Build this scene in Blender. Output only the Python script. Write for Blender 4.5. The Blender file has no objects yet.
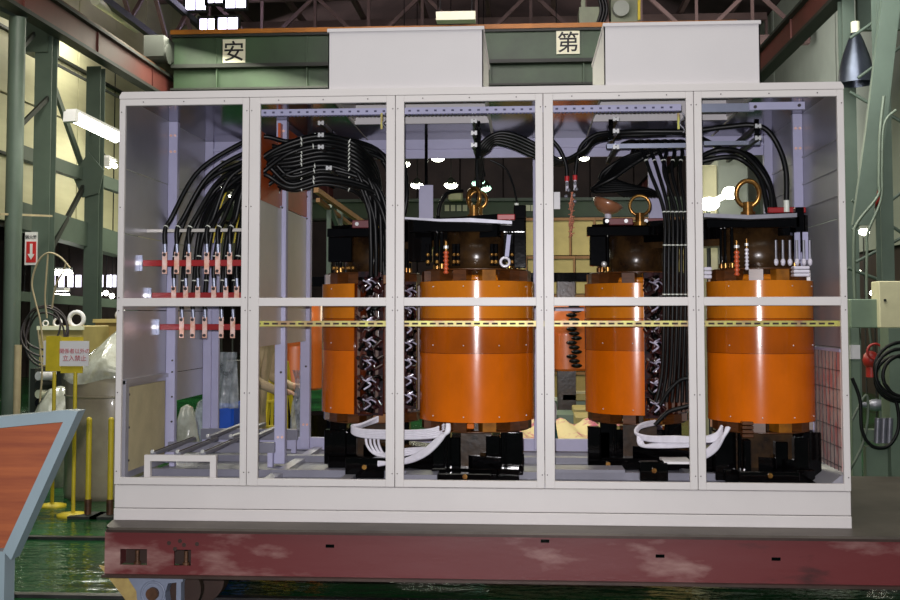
import bpy, math, random
from mathutils import Vector, Matrix
random.seed(7)
sc = bpy.context.scene
COL = sc.collection
PI = math.pi

# ------------------------------------------------------------------ camera
F_PX, YAW, PITCH, CX, CY, CZ, PPY = 1100.29, 0.06591, 0.05159, 2.19115, -5.82314, 1.09447, 258.30
_c, _s = math.cos(YAW), math.sin(YAW)
_cp, _sp = math.cos(PITCH), math.sin(PITCH)
FWD = Vector((-_s * _cp, _c * _cp, _sp))
RGT = Vector((_c, _s, 0))
UPV = Vector((_s * _sp, -_c * _sp, _cp))
_r0, _u0, ROLL = RGT.copy(), UPV.copy(), -0.00079
RGT = _r0 * math.cos(ROLL) + _u0 * math.sin(ROLL)
UPV = _u0 * math.cos(ROLL) - _r0 * math.sin(ROLL)
cam_d = bpy.data.cameras.new('camera')
cam_d.sensor_width = 36
cam_d.lens = F_PX / 900 * 36
cam_d.shift_y = -(300 - PPY) / 900
cam_d.clip_end = 300
cam = bpy.data.objects.new('camera', cam_d)
COL.objects.link(cam)
cam.matrix_world = Matrix(((RGT.x, UPV.x, -FWD.x, CX), (RGT.y, UPV.y, -FWD.y, CY), (RGT.z, UPV.z, -FWD.z, CZ), (0, 0, 0, 1)))
sc.camera = cam

# ------------------------------------------------------------------ world, exposure and large lights
sc.view_settings.view_transform = 'Standard'
sc.view_settings.look = 'None'
sc.view_settings.gamma = 1
sc.view_settings.use_curve_mapping = False
sc.view_settings.exposure = 0.0
w = bpy.data.worlds.new('world')
sc.world = w
w.use_nodes = True
w.node_tree.nodes['Background'].inputs[0].default_value = (0.75, 0.85, 1.0, 1)
w.node_tree.nodes['Background'].inputs[1].default_value = 0.11


def light(name, kind, loc, power, color=(1, 1, 1), size=1.0, size_y=None, target=None, **kw):
    d = bpy.data.lights.new(name, kind)
    d.energy = power
    d.color = color
    if kind == 'AREA':
        d.size = size
        if size_y:
            d.shape = 'RECTANGLE'
            d.size_y = size_y
    else:
        d.shadow_soft_size = size
    for k, v in kw.items():
        setattr(d, k, v)
    o = bpy.data.objects.new(name, d)
    COL.objects.link(o)
    o.location = loc
    if target is not None:
        o.rotation_euler = (Vector(target) - Vector(loc)).to_track_quat('-Z', 'Y').to_euler()
    return o


# the flash of the camera that took the photograph, just above its lens
light('camera_flash', 'SPOT', (CX - 0.03, CY, CZ + 0.07), 940, (1.0, 0.965, 0.99), 0.018, target=(1.95, 0, 1.15), spot_size=math.radians(75), spot_blend=0.6)
# unseen area lights: overhead ones for the hall's high bay lamps, then added fills
light('hall_fill', 'AREA', (2.0, -3.0, 7.5), 300, (1.0, 0.97, 0.85), 6, 5, target=(2.0, -1.5, 0))
light('hall_fill', 'AREA', (1.0, 6.0, 7.6), 420, (1.0, 0.97, 0.8), 9, 5, target=(1.0, 6.0, 0))
light('hall_fill', 'AREA', (1.0, 16.0, 5.4), 700, (1.0, 0.97, 0.72), 9, 6, target=(1.0, 16.0, 0))
light('hall_fill', 'AREA', (-5.95, 15.0, 6.9), 480, (1.0, 0.98, 0.8), 1.0, 10, target=(-6.9, 15.0, 3.2))  # fill added to brighten the cream sheets of the left wall
light('hall_fill', 'AREA', (-2.8, 5.5, 6.6), 340, (1.0, 0.98, 0.86), 1.2, 1.2, target=(-3.2, 5.5, 0))  # fill added for the left floor, drum and columns
light('hall_fill', 'AREA', (5.2, 6.5, 5.6), 260, (1.0, 0.99, 0.94), 3, 4, target=(8.5, 11.0, 3.6))  # fill added to brighten the right wall
light('hall_fill', 'AREA', (6.2, 18.5, 5.2), 260, (1.0, 0.99, 0.94), 2, 6, target=(9.2, 21.0, 6.6))  # second added fill, for the far upper part of the right wall
light('roof_fill', 'AREA', (1.0, 11.5, 7.3), 240, (1.0, 0.88, 0.9), 6, 2, target=(0.5, 19.0, 9.0))  # unseen upward fill added for the roof and trusses
light('roof_fill', 'AREA', (0.0, 27.5, 8.2), 330, (1.0, 0.88, 0.9), 12, 3, target=(0.0, 38.0, 10.8))  # unseen upward fill added for the far roof and back wall


def lin(c):
    return tuple((v / 255 / 12.92) if v / 255 <= 0.04045 else ((v / 255 + 0.055) / 1.055) ** 2.4 for v in c)


MATS = {}


def mat(name, rgb, rough=0.5, metal=0.0, var=0.12, scale=6.0, bump=0.0, coat=0.0, second=None, emit=None, estr=0.0,
        trans=0.0, alpha=1.0, stretch=(1, 1, 1), spec=0.5, fine=0.0, lo=0.35, hi=0.65):
    m = bpy.data.materials.new(name)
    m.use_nodes = True
    nt = m.node_tree
    b = nt.nodes['Principled BSDF']
    c = lin(rgb)
    if emit is None:
        tc = nt.nodes.new('ShaderNodeTexCoord')
        mp = nt.nodes.new('ShaderNodeMapping')
        mp.inputs['Scale'].default_value = stretch
        nt.links.new(tc.outputs['Object'], mp.inputs['Vector'])
        n = nt.nodes.new('ShaderNodeTexNoise')
        n.inputs['Scale'].default_value = scale
        n.inputs['Detail'].default_value = 6
        n.inputs['Roughness'].default_value = 0.6
        nt.links.new(mp.outputs[0], n.inputs['Vector'])
        r = nt.nodes.new('ShaderNodeValToRGB')
        r.color_ramp.elements[0].position = lo
        r.color_ramp.elements[1].position = hi
        c2 = lin(second) if second else tuple(v * (1 - 2 * var) for v in c)
        r.color_ramp.elements[0].color = (*c2, 1)
        r.color_ramp.elements[1].color = (*c, 1)
        nt.links.new(n.outputs['Fac'], r.inputs['Fac'])
        nt.links.new(r.outputs['Color'], b.inputs['Base Color'])
        if bump:
            bp = nt.nodes.new('ShaderNodeBump')
            bp.inputs['Strength'].default_value = bump
            bp.inputs['Distance'].default_value = 0.02
            n2 = nt.nodes.new('ShaderNodeTexNoise')
            n2.inputs['Scale'].default_value = fine or scale * 3
            n2.inputs['Detail'].default_value = 4
            nt.links.new(mp.outputs[0], n2.inputs['Vector'])
            nt.links.new(n2.outputs['Fac'], bp.inputs['Height'])
            nt.links.new(bp.outputs['Normal'], b.inputs['Normal'])
    else:
        b.inputs['Base Color'].default_value = (*c, 1)
        b.inputs['Emission Color'].default_value = (*lin(emit), 1)
        b.inputs['Emission Strength'].default_value = estr
    b.inputs['Roughness'].default_value = rough
    b.inputs['Metallic'].default_value = metal
    b.inputs['Specular IOR Level'].default_value = spec
    if coat:
        b.inputs['Coat Weight'].default_value = coat
        b.inputs['Coat Roughness'].default_value = 0.06
    if trans:
        b.inputs['Transmission Weight'].default_value = trans
    if alpha < 1:
        b.inputs['Alpha'].default_value = alpha
    MATS[name] = m
    return m


mat('paint_beige', (206, 201, 200), 0.42, var=0.02, scale=3, bump=0.03, fine=180)
mat('paint_hood', (200, 196, 198), 0.5, var=0.02, scale=2, bump=0.03, fine=160)
mat('lavender', (176, 175, 206), 0.4, var=0.05, scale=5)
mat('floor_lav', (122, 122, 136), 0.4, var=0.08, scale=5)
mat('tan_cap', (168, 112, 78), 0.35, var=0.15, scale=12, coat=.5)
mat('sheet', (172, 171, 182), 0.28, 0.4, var=0.07, scale=2.5, bump=0.02)
mat('ceiling_sheet', (104, 102, 116), 0.13, 0.75, var=0.08, scale=2.0, bump=0.01)
mat('wall_sheet', (206, 202, 196), 0.35, 0.15, var=0.06, scale=2.2)
mat('board_cream', (188, 176, 138), 0.6, var=0.08, scale=8)
mat('board_brown', (190, 84, 34), 0.4, var=0.12, scale=7)
mat('zinc', (140, 140, 150), 0.4, 0.5, var=0.1, scale=12)
mat('gold_zinc', (190, 190, 96), 0.4, 0.2, var=0.18, scale=14, second=(160, 128, 96))
mat('slot_dark', (52, 36, 32), 0.7, var=0.1)
mat('slot_grey', (74, 72, 104), 0.6, var=0.1)
mat('coil_upper', (204, 118, 22), 0.16, var=0.10, scale=5, bump=0.03, fine=9, stretch=(1, 1, .6), spec=.4)
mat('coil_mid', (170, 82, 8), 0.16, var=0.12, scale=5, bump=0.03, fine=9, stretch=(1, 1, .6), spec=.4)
mat('coil_low', (212, 104, 8), 0.17, var=0.10, scale=4, bump=0.03, fine=9, stretch=(1, 1, .6), spec=.4)
mat('coil_inner', (96, 38, 12), 0.25, var=0.3, scale=18, coat=1.0, bump=0.2, stretch=(1, 1, .3))
mat('wood_block', (92, 52, 22), 0.3, var=0.25, scale=14, coat=0.3, stretch=(1, 1, 4))
mat('wood_yellow', (150, 94, 24), 0.3, var=0.2, scale=14, coat=0.4)
mat('core_brown', (66, 46, 24), 0.24, var=0.25, scale=9, bump=0.05, second=(32, 21, 13), spec=.35)
mat('varnish_black', (6, 5, 6), 0.07, var=0.3, scale=9, bump=0.02, spec=.3)
mat('cable_black', (11, 12, 14), 0.42, var=0.2, scale=30, spec=.3)
mat('cable_white', (228, 225, 236), 0.5, var=0.06, scale=20, bump=0.1)
mat('lead_maroon', (60, 24, 26), 0.12, var=0.4, scale=22, coat=1.0, second=(16, 12, 14))
mat('film_highlight', (222, 216, 240), 0.1, 0.1, var=0.5, scale=22, coat=.6, second=(70, 58, 80))  # pale tone carries the highlights of the glossy film
mat('steel_red', (122, 52, 58), 0.5, var=0.15, scale=8)
mat('insulator_red', (150, 22, 26), 0.38, var=0.08, scale=8)
mat('insulator_orange', (196, 84, 44), 0.3, var=0.1, scale=8, coat=0.5)
mat('copper', (236, 178, 150), 0.35, 0.3, var=0.15, scale=25, second=(250, 220, 214))
mat('brass', (178, 134, 68), 0.25, 0.75, var=0.25, scale=12, second=(104, 66, 30))
mat('lug_grey', (150, 156, 176), 0.35, 0.6, var=0.1)
mat('bolt_bright', (236, 236, 236), 0.25, 0.5, var=0.05)
mat('tie_white', (220, 224, 214), 0.4, var=0.05)
mat('porcelain', (216, 212, 226), 0.25, var=0.08, coat=0.5)
mat('tape_red', (190, 28, 34), 0.4, var=0.05)
mat('bolt_dark', (70, 64, 66), 0.4, 0.5, var=0.1)
mat('vent_pink', (196, 176, 170), 0.45, var=0.2, scale=16, second=(196, 128, 126), lo=0.42, hi=0.52, stretch=(1, 1, .4))
mat('deck_steel', (96, 88, 80), 0.5, 0.3, var=0.2, scale=1.7, second=(66, 58, 52), bump=0.1)
mat('cart_red', (98, 38, 40), 0.42, var=0.3, scale=1.3, second=(160, 128, 122), bump=0.1, lo=0.32, hi=0.47, stretch=(.8, 1, 2.4))
mat('cart_edge', (70, 52, 46), 0.5, 0.3, var=0.2, scale=5)
mat('bearing_grey', (128, 136, 156), 0.45, var=0.1, scale=6)
mat('rust', (110, 76, 54), 0.5, 0.4, var=0.3, scale=14)
mat('cardboard', (188, 164, 98), 0.75, var=0.12, scale=8, second=(150, 124, 76))
mat('floor_green', (34, 92, 48), 0.08, var=0.25, scale=1.1, bump=1.0, fine=5, second=(14, 44, 26), stretch=(.7, 1.6, 1))
mat('rail_steel', (86, 82, 84), 0.35, 0.7, var=0.2)
mat('struct_green', (84, 98, 88), 0.5, var=0.12, scale=1.2)
mat('struct_dark', (36, 40, 35), 0.6, var=0.2, scale=1.2)
mat('crane_green', (56, 80, 54), 0.5, var=0.15, scale=.6, second=(34, 50, 34))
mat('crane_edge', (168, 104, 26), 0.5, var=0.15, scale=3)
mat('runway_red', (98, 48, 42), 0.55, var=0.15, scale=1.0)
mat('roof_dark', (66, 52, 50), 0.8, var=0.25, scale=.8)
mat('truss_mauve', (112, 88, 86), 0.6, var=0.2, scale=1)
mat('wall_cream', (206, 202, 166), 0.6, var=0.12, scale=.35, stretch=(1, .3, 2), second=(166, 160, 130))
mat('wall_pale_green', (146, 152, 142), 0.6, var=0.1, scale=.6)
mat('wall_brown', (58, 46, 40), 0.7, var=0.25, scale=1)
mat('tube_on', (255, 255, 255), emit=(255, 255, 240), estr=18)
mat('lamp_on', (255, 255, 255), emit=(255, 255, 232), estr=14)
mat('lamp_green', (255, 255, 255), emit=(190, 255, 220), estr=4)
mat('daylight', (255, 255, 255), emit=(226, 218, 255), estr=6)
mat('aisle_window', (255, 255, 255), emit=(240, 236, 255), estr=2.5)
mat('lamp_housing', (84, 90, 104), 0.3, 0.8, var=0.2, scale=3)
mat('yellow_paint', (208, 186, 40), 0.5, var=0.1, scale=8)
mat('sign_white', (226, 224, 226), 0.5, var=0.03)
mat('sign_cream', (224, 224, 196), 0.5, var=0.03)
mat('sign_red', (200, 40, 40), 0.5, var=0.05)
mat('ink_black', (16, 22, 20), 0.6, var=0.05)
mat('ink_red', (196, 84, 92), 0.6, var=0.05)
mat('drum_grey', (150, 142, 122), 0.35, var=0.15, scale=3, coat=0.3, second=(126, 116, 98))
mat('plastic_film', (196, 200, 188), 0.12, var=0.25, scale=5, coat=0.9, bump=0.9, fine=5, second=(146, 146, 130), alpha=0.82)
mat('plastic_clear', (206, 214, 222), 0.08, var=0.3, scale=7, coat=1.0, bump=1.0, fine=12, second=(90, 96, 104), alpha=0.6)
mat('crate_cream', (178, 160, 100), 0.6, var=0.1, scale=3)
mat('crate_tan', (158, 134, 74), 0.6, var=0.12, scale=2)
mat('batten_brown', (136, 96, 54), 0.6, var=0.1)
mat('frame_blue', (108, 122, 128), 0.42, var=0.05, scale=5)
mat('ply_red', (134, 72, 38), 0.5, var=0.22, scale=4, stretch=(.5, 1, 7), second=(98, 44, 26), lo=.3, hi=.7)
mat('blue_paint', (24, 84, 196), 0.4, var=0.1)
mat('work_beige', (190, 168, 134), 0.8, var=0.12, scale=6, bump=0.5, fine=12)
mat('skin', (206, 160, 130), 0.55, var=0.05)
mat('hair_dark', (30, 26, 24), 0.6)
mat('cap_white', (216, 210, 186), 0.5)
mat('panel_green', (114, 132, 114), 0.45, var=0.08, scale=3)
mat('panel_cream', (206, 200, 164), 0.5, var=0.05)
mat('conduit', (96, 108, 94), 0.45, var=0.1)
mat('hose_red', (150, 34, 28), 0.4, var=0.1)
mat('pink_cloth', (226, 206, 150), 0.7, var=0.2, scale=5, second=(196, 90, 120), lo=.42, hi=.5)
mat('teal', (30, 84, 84), 0.4)
mat('braid_copper', (176, 110, 84), 0.4, 0.5, var=0.2, scale=40)
mat('orange_sheet', (226, 112, 34), 0.35, var=0.1, scale=3, coat=.6)
mat('rope_tan', (176, 160, 128), 0.6, var=0.1)
mat('trolley_grey', (120, 128, 104), 0.5, var=0.1, scale=3)
M = MATS
# soot and grease on the red cart, besides the worn pale patches
_rp = [n for n in M['cart_red'].node_tree.nodes if n.type == 'VALTORGB'][0].color_ramp
_e = _rp.elements.new(0.62); _e.color = (*lin((98, 38, 40)), 1)
_e = _rp.elements.new(0.72); _e.color = (*lin((46, 26, 26)), 1)


# ------------------------------------------------------------------ helpers
def P(px, py, Y):
    """point on the vertical plane y = Y that the photograph shows at that pixel"""
    d = FWD * F_PX + RGT * (px - 450) - UPV * (py - PPY)
    t = (Y - CY) / d.y
    return Vector((CX, CY, CZ)) + d * t


class MB:
    def __init__(s):
        s.v = []
        s.f = []
        s.sm = []

    def add(s, vs, fs, smooth=False):
        o = len(s.v)
        s.v += [Vector(v) for v in vs]
        s.f += [tuple(i + o for i in f) for f in fs]
        s.sm += [smooth] * len(fs)
        return s

    def box(s, a, b, bev=0.0):
        x0, x1 = sorted((a[0], b[0])); y0, y1 = sorted((a[1], b[1])); z0, z1 = sorted((a[2], b[2]))
        if bev and min(x1 - x0, y1 - y0, z1 - z0) > 2.2 * bev:
            # bevelled box: 24 vertices
            vs, idx = [], {}
            for ix, X in ((0, x0), (1, x1)):
                for iy, Y in ((0, y0), (1, y1)):
                    for iz, Z in ((0, z0), (1, z1)):
                        sx, sy, sz = (1, -1)[ix] * bev, (1, -1)[iy] * bev, (1, -1)[iz] * bev
                        for ax, p in ((0, (X, Y + sy, Z + sz)), (1, (X + sx, Y, Z + sz)), (2, (X + sx, Y + sy, Z))):
                            idx[(ix, iy, iz, ax)] = len(vs)
                            vs.append(p)
            g = lambda *k: idx[k]
            fs = []
            for i in (0, 1):
                q = [g(i, 0, 0, 0), g(i, 1, 0, 0), g(i, 1, 1, 0), g(i, 0, 1, 0)]; fs.append(q if i else q[::-1])
                q = [g(0, i, 0, 1), g(0, i, 1, 1), g(1, i, 1, 1), g(1, i, 0, 1)]; fs.append(q if i else q[::-1])
                q = [g(0, 0, i, 2), g(1, 0, i, 2), g(1, 1, i, 2), g(0, 1, i, 2)]; fs.append(q if i else q[::-1])
            for a_ in (0, 1):
                for b_ in (0, 1):
                    par = (a_ + b_) % 2
                    q = [g(0, a_, b_, 1), g(1, a_, b_, 1), g(1, a_, b_, 2), g(0, a_, b_, 2)]; fs.append(q if par else q[::-1])
                    q = [g(a_, 0, b_, 2), g(a_, 1, b_, 2), g(a_, 1, b_, 0), g(a_, 0, b_, 0)]; fs.append(q if par else q[::-1])
                    q = [g(a_, b_, 0, 0), g(a_, b_, 1, 0), g(a_, b_, 1, 1), g(a_, b_, 0, 1)]; fs.append(q if par else q[::-1])
                    for c_ in (0, 1):
                        q = [g(a_, b_, c_, 0), g(a_, b_, c_, 1), g(a_, b_, c_, 2)]
                        fs.append(q if (a_ + b_ + c_) % 2 else q[::-1])
            return s.add(vs, fs)
        vs = [(x0, y0, z0), (x1, y0, z0), (x1, y1, z0), (x0, y1, z0), (x0, y0, z1), (x1, y0, z1), (x1, y1, z1), (x0, y1, z1)]
        return s.add(vs, [(0, 3, 2, 1), (4, 5, 6, 7), (0, 1, 5, 4), (1, 2, 6, 5), (2, 3, 7, 6), (3, 0, 4, 7)])

    def bar(s, p0, p1, wd, ht, up=(0, 0, 1)):
        """rectangular bar from p0 to p1"""
        p0, p1 = Vector(p0), Vector(p1)
        d = (p1 - p0).normalized()
        u = Vector(up)
        if abs(d.dot(u)) > .98:
            u = Vector((0, 1, 0))
        sd = d.cross(u).normalized() * wd / 2
        u2 = sd.cross(d).normalized() * ht / 2
        vs = [p + a * sd + b * u2 for p in (p0, p1) for a, b in ((-1, -1), (1, -1), (1, 1), (-1, 1))]
        return s.add(vs, [(0, 1, 2, 3), (7, 6, 5, 4), (0, 4, 5, 1), (1, 5, 6, 2), (2, 6, 7, 3), (3, 7, 4, 0)])

    def cyl(s, p0, p1, r, seg=12, r2=None):
        p0, p1 = Vector(p0), Vector(p1)
        r2 = r if r2 is None else r2
        d = (p1 - p0).normalized()
        a = d.orthogonal().normalized()
        b = d.cross(a)
        vs = []
        for p, rr in ((p0, r), (p1, r2)):
            for i in range(seg):
                t = 2 * PI * i / seg
                vs.append(p + (a * math.cos(t) + b * math.sin(t)) * rr)
        fs = [(i, (i + 1) % seg, seg + (i + 1) % seg, seg + i) for i in range(seg)]
        s.add(vs, fs, True)
        s.add(vs[:seg], [tuple(range(seg))[::-1]])
        s.add(vs[seg:], [tuple(range(seg))])
        return s

    def tube(s, pts, r, seg=8, close=False):
        pts = [Vector(p) for p in pts]
        n = len(pts)
        nrm = None
        vs = []
        for i, p in enumerate(pts):
            if close:
                d = pts[(i + 1) % n] - pts[i - 1]
            else:
                d = pts[min(i + 1, n - 1)] - pts[max(i - 1, 0)]
            if d.length < 1e-9:
                d = Vector((0, 0, 1))
            d.normalize()
            if nrm is None:
                nrm = d.orthogonal().normalized()
            nrm = (nrm - d * nrm.dot(d))
            if nrm.length < 1e-6:
                nrm = d.orthogonal()
            nrm.normalize()
            b = d.cross(nrm)
            rr = r[i] if isinstance(r, (list, tuple)) else r
            for k in range(seg):
                t = 2 * PI * k / seg
                vs.append(p + (nrm * math.cos(t) + b * math.sin(t)) * rr)
        fs = []
        for i in range(n if close else n - 1):
            j = (i + 1) % n
            for k in range(seg):
                k2 = (k + 1) % seg
                fs.append((i * seg + k, i * seg + k2, j * seg + k2, j * seg + k))
        s.add(vs, fs, True)
        if not close:
            s.add(vs[:seg], [tuple(range(seg))[::-1]])
            s.add(vs[-seg:], [tuple(range(seg))])
        return s

    def lathe(s, cx, cy, prof, seg=24, a0=0.0, a1=2 * PI, caps=True):
        """prof: list of (r, z); vertical axis"""
        full = abs(a1 - a0 - 2 * PI) < 1e-6
        m = seg if full else seg + 1
        vs = []
        for (r, z) in prof:
            for i in range(m):
                t = a0 + (a1 - a0) * i / seg
                vs.append((cx + r * math.cos(t), cy + r * math.sin(t), z))
        fs = []
        for j in range(len(prof) - 1):
            for i in range(seg):
                i2 = (i + 1) % m
                fs.append((j * m + i, j * m + i2, (j + 1) * m + i2, (j + 1) * m + i))
        s.add(vs, fs, True)
        return s

    def sheet(s, cx, cy, r, z0, z1, th, a0, a1, seg=32):
        """curved sheet of thickness th"""
        full = abs(a1 - a0 - 2 * PI) < 1e-6
        prof = [(r, z0), (r, z1), (r - th, z1), (r - th, z0), (r, z0)]
        m = seg if full else seg + 1
        for k in range(4):
            (ra, za), (rb, zb) = prof[k], prof[k + 1]
            vs = []
            for rr, zz in ((ra, za), (rb, zb)):
                for i in range(m):
                    t = a0 + (a1 - a0) * i / seg
                    vs.append((cx + rr * math.cos(t), cy + rr * math.sin(t), zz))
            s.add(vs, [(i, (i + 1) % m, m + (i + 1) % m, m + i) for i in range(seg)], True)
        if not full:
            for t in (a0, a1):
                c_, s_ = math.cos(t), math.sin(t)
                s.add([(cx + r * c_, cy + r * s_, z0), (cx + (r - th) * c_, cy + (r - th) * s_, z0), (cx + (r - th) * c_, cy + (r - th) * s_, z1), (cx + r * c_, cy + r * s_, z1)], [(0, 1, 2, 3)])
        return s

    def ball(s, c, r, sx=1, sy=1, sz=1, seg=10, rings=6):
        c = Vector(c)
        vs = [c + Vector((0, 0, -r * sz))]
        for j in range(1, rings):
            a = -PI / 2 + PI * j / rings
            for i in range(seg):
                t = 2 * PI * i / seg
                vs.append(c + Vector((r * sx * math.cos(a) * math.cos(t), r * sy * math.cos(a) * math.sin(t), r * sz * math.sin(a))))
        vs.append(c + Vector((0, 0, r * sz)))
        fs = [(0, 1 + (i + 1) % seg, 1 + i) for i in range(seg)]
        for j in range(rings - 2):
            for i in range(seg):
                a, b = 1 + j * seg + i, 1 + j * seg + (i + 1) % seg
                fs.append((a, b, b + seg, a + seg))
        k = 1 + (rings - 2) * seg
        fs += [(k + i, k + (i + 1) % seg, len(vs) - 1) for i in range(seg)]
        return s.add(vs, fs, True)

    def prism(s, poly, vec):
        """flat polygon (3-D points) extruded by vec"""
        n = len(poly)
        vec = Vector(vec)
        a = [Vector(p) for p in poly]
        vs = a + [p + vec for p in a]
        nrm = sum(((a[i] - a[0]).cross(a[(i + 1) % n] - a[0]) for i in range(1, n - 1)), Vector())
        flip = nrm.dot(vec) > 0
        fs = [tuple(range(n))[::-1] if flip else tuple(range(n)), tuple(range(n, 2 * n)) if flip else tuple(range(n, 2 * n))[::-1]]
        for i in range(n):
            j = (i + 1) % n
            fs.append((i, j, n + j, n + i) if flip else (i, n + i, n + j, j))
        return s.add(vs, fs)

    def ring(s, c, R, r, axis=(0, 1, 0), seg=24, tseg=8, sq=1.0):
        a = Vector(axis).normalized()
        u = Vector((0, 0, 1)) if abs(a.z) < .9 else Vector((1, 0, 0))
        v = a.cross(u).normalized()
        u = v.cross(a)
        return s.tube([Vector(c) + (u * math.cos(t) * sq + v * math.sin(t)) * R for t in [2 * PI * i / seg for i in range(seg)]], r, tseg, True)

    def build(s, name, m, parent=None, loc=None, **props):
        base = Vector(loc) if loc is not None else (Vector(root_loc(parent)) if parent is not None else None)
        if base is None:
            xs = [v.x for v in s.v]; ys = [v.y for v in s.v]; zs = [v.z for v in s.v]
            base = Vector(((min(xs) + max(xs)) / 2, (min(ys) + max(ys)) / 2, min(zs)))
        me = bpy.data.meshes.new(name)
        me.from_pydata([tuple(v - base) for v in s.v], [], s.f)
        me.polygons.foreach_set('use_smooth', s.sm)
        me.materials.append(M[m] if isinstance(m, str) else m)
        me.validate()
        me.update()
        o = bpy.data.objects.new(name, me)
        COL.objects.link(o)
        if parent is not None:
            o.parent = parent
        else:
            o.location = base
        for k, v in props.items():
            o[k] = v
        return o


def root_loc(o):
    while o.parent is not None:
        o = o.parent
    return o.location


def thing(name, label, cat, loc, group=None):
    o = bpy.data.objects.new(name, None)
    COL.objects.link(o)
    o.location = loc
    o.empty_display_size = .1
    o['label'] = label
    o['category'] = cat
    if group:
        o['group'] = group
    return o


def tag(o, label, cat, group=None):
    o['label'] = label
    o['category'] = cat
    if group:
        o['group'] = group
    return o


def structure(o):
    o['kind'] = 'structure'
    return o


def spline(pts, n=8):
    pts = [Vector(p) for p in pts]
    out = []
    for i in range(len(pts) - 1):
        p0 = pts[max(i - 1, 0)]; p1 = pts[i]; p2 = pts[i + 1]; p3 = pts[min(i + 2, len(pts) - 1)]
        for k in range(n):
            t = k / n
            out.append(0.5 * ((2 * p1) + (p2 - p0) * t + (2 * p0 - 5 * p1 + 4 * p2 - p3) * t * t + (3 * p1 - p0 - 3 * p2 + p3) * t ** 3))
    out.append(pts[-1])
    return out


def text_mesh(body, size, mt, parent, center, normal_y=-1, offset=0.0, xdir=(1, 0, 0), zdir=(0, 0, 1)):
    """flat lettering standing in the plane spanned by xdir / zdir"""
    cu = bpy.data.curves.new('lettering', 'FONT')
    cu.body = body
    cu.size = size
    cu.align_x = 'CENTER'
    cu.align_y = 'CENTER'
    cu.extrude = 0.001
    cu.offset = offset
    tmp = bpy.data.objects.new('lettering_tmp', cu)
    COL.objects.link(tmp)
    dg = bpy.context.evaluated_depsgraph_get()
    me = bpy.data.meshes.new_from_object(tmp.evaluated_get(dg))
    bpy.data.objects.remove(tmp)
    base = Vector(root_loc(parent))
    X, Z, C = Vector(xdir), Vector(zdir), Vector(center)
    xs = [v.co.x for v in me.vertices]; ys = [v.co.y for v in me.vertices]
    mx, my = (min(xs) + max(xs)) / 2, (min(ys) + max(ys)) / 2
    N = X.cross(Z) * 1.0
    for v in me.vertices:
        c = v.co.copy()
        v.co = C + X * (c.x - mx) + Z * (c.y - my) + N * c.z - base
    me.materials.clear()
    me.materials.append(M[mt])
    o = bpy.data.objects.new('lettering', me)
    COL.objects.link(o)
    o.parent = parent
    return o


ORD = 'first second third fourth fifth sixth seventh eighth ninth tenth eleventh twelfth thirteenth fourteenth fifteenth sixteenth'.split()
# ================================================================== THE HALL
FZ = -0.52
structure(MB().box((-16, -9, FZ - .3), (18, 48, FZ)).build('floor', 'floor_green'))

# ---- left wall: cream sheets on girts above an opening, adjacent aisle behind it
wl = thing('wall_left', '', '', (-6.9, 20, FZ)); del wl['label']; del wl['category']
structure(wl)
for i in range(15):
    y0 = 6 + i * 2.0
    for j, (z0, z1) in enumerate(((2.75, 5.0), (5.0, 7.2), (7.2, 9.6))):
        MB().box((-6.95, y0 + .02, z0 + .02), (-6.9 + .01 * (i % 2), y0 + 1.98, z1 - .02)).build('wall_panel', 'wall_cream', wl)
MB().box((-7.2, 6, 2.7), (-7.0, 36, 9.6)).build('backing', 'wall_brown', wl)
for z in (3.9, 6.1):
    MB().box((-6.89, 6, z), (-6.80, 36, z + .05)).build('girt', 'struct_dark', wl)
# right wall
wr = thing('wall_right', '', '', (9.2, 20, FZ)); del wr['label']; del wr['category']
structure(wr)
for i in range(11):
    y0 = 4 + i * 3.0
    MB().box((9.2 - .01 * (i % 2), y0 + .02, 2.4), (9.25, y0 + 2.98, 9.6)).build('wall_panel', 'wall_pale_green', wr)
MB().box((9.3, 4, FZ), (9.5, 40, 9.6)).build('backing', 'wall_brown', wr)
# far wall with its own sheets
wf = thing('wall_back', '', '', (1, 40, FZ)); del wf['label']; del wf['category']
structure(wf)
for i in range(16):
    MB().box((-13 + i * 1.8 + .03, 39.9 + .03 * (i % 2), FZ), (-13 + (i + 1) * 1.8 - .03, 40.1, 12)).build('wall_panel', 'wall_brown', wf)
MB().box((-16, 40.3, FZ), (18, 40.5, 13)).build('backing', 'wall_brown', wf)
# aisle wall seen under the left wall
wa = thing('wall_left_aisle', '', '', (-15, 20, FZ)); del wa['label']; del wa['category']
structure(wa)
for i in range(26):
    MB().box((-14.9 + .05 * (i % 2), 12 + i * 1.05, FZ), (-14.7 + .05 * (i % 2), 12 + i * 1.05 + 1.0, 7)).build('wall_panel', 'wall_brown', wa)
MB().box((-15.2, 8, FZ), (-15, 40, 7)).build('backing', 'wall_brown', wa)
structure(MB().box((-15.2, 8, 7.0), (-7.2, 40, 7.15)).build('ceiling_left_aisle', 'roof_dark'))

# roof
structure(MB().prism([(-7.2, 4, 9.6), (1.1, 4, 12.2), (9.5, 4, 9.6), (9.5, 4, 9.8), (1.1, 4, 12.4), (-7.2, 4, 9.8)], (0, 37, 0)).build('ceiling', 'roof_dark'))

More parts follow.
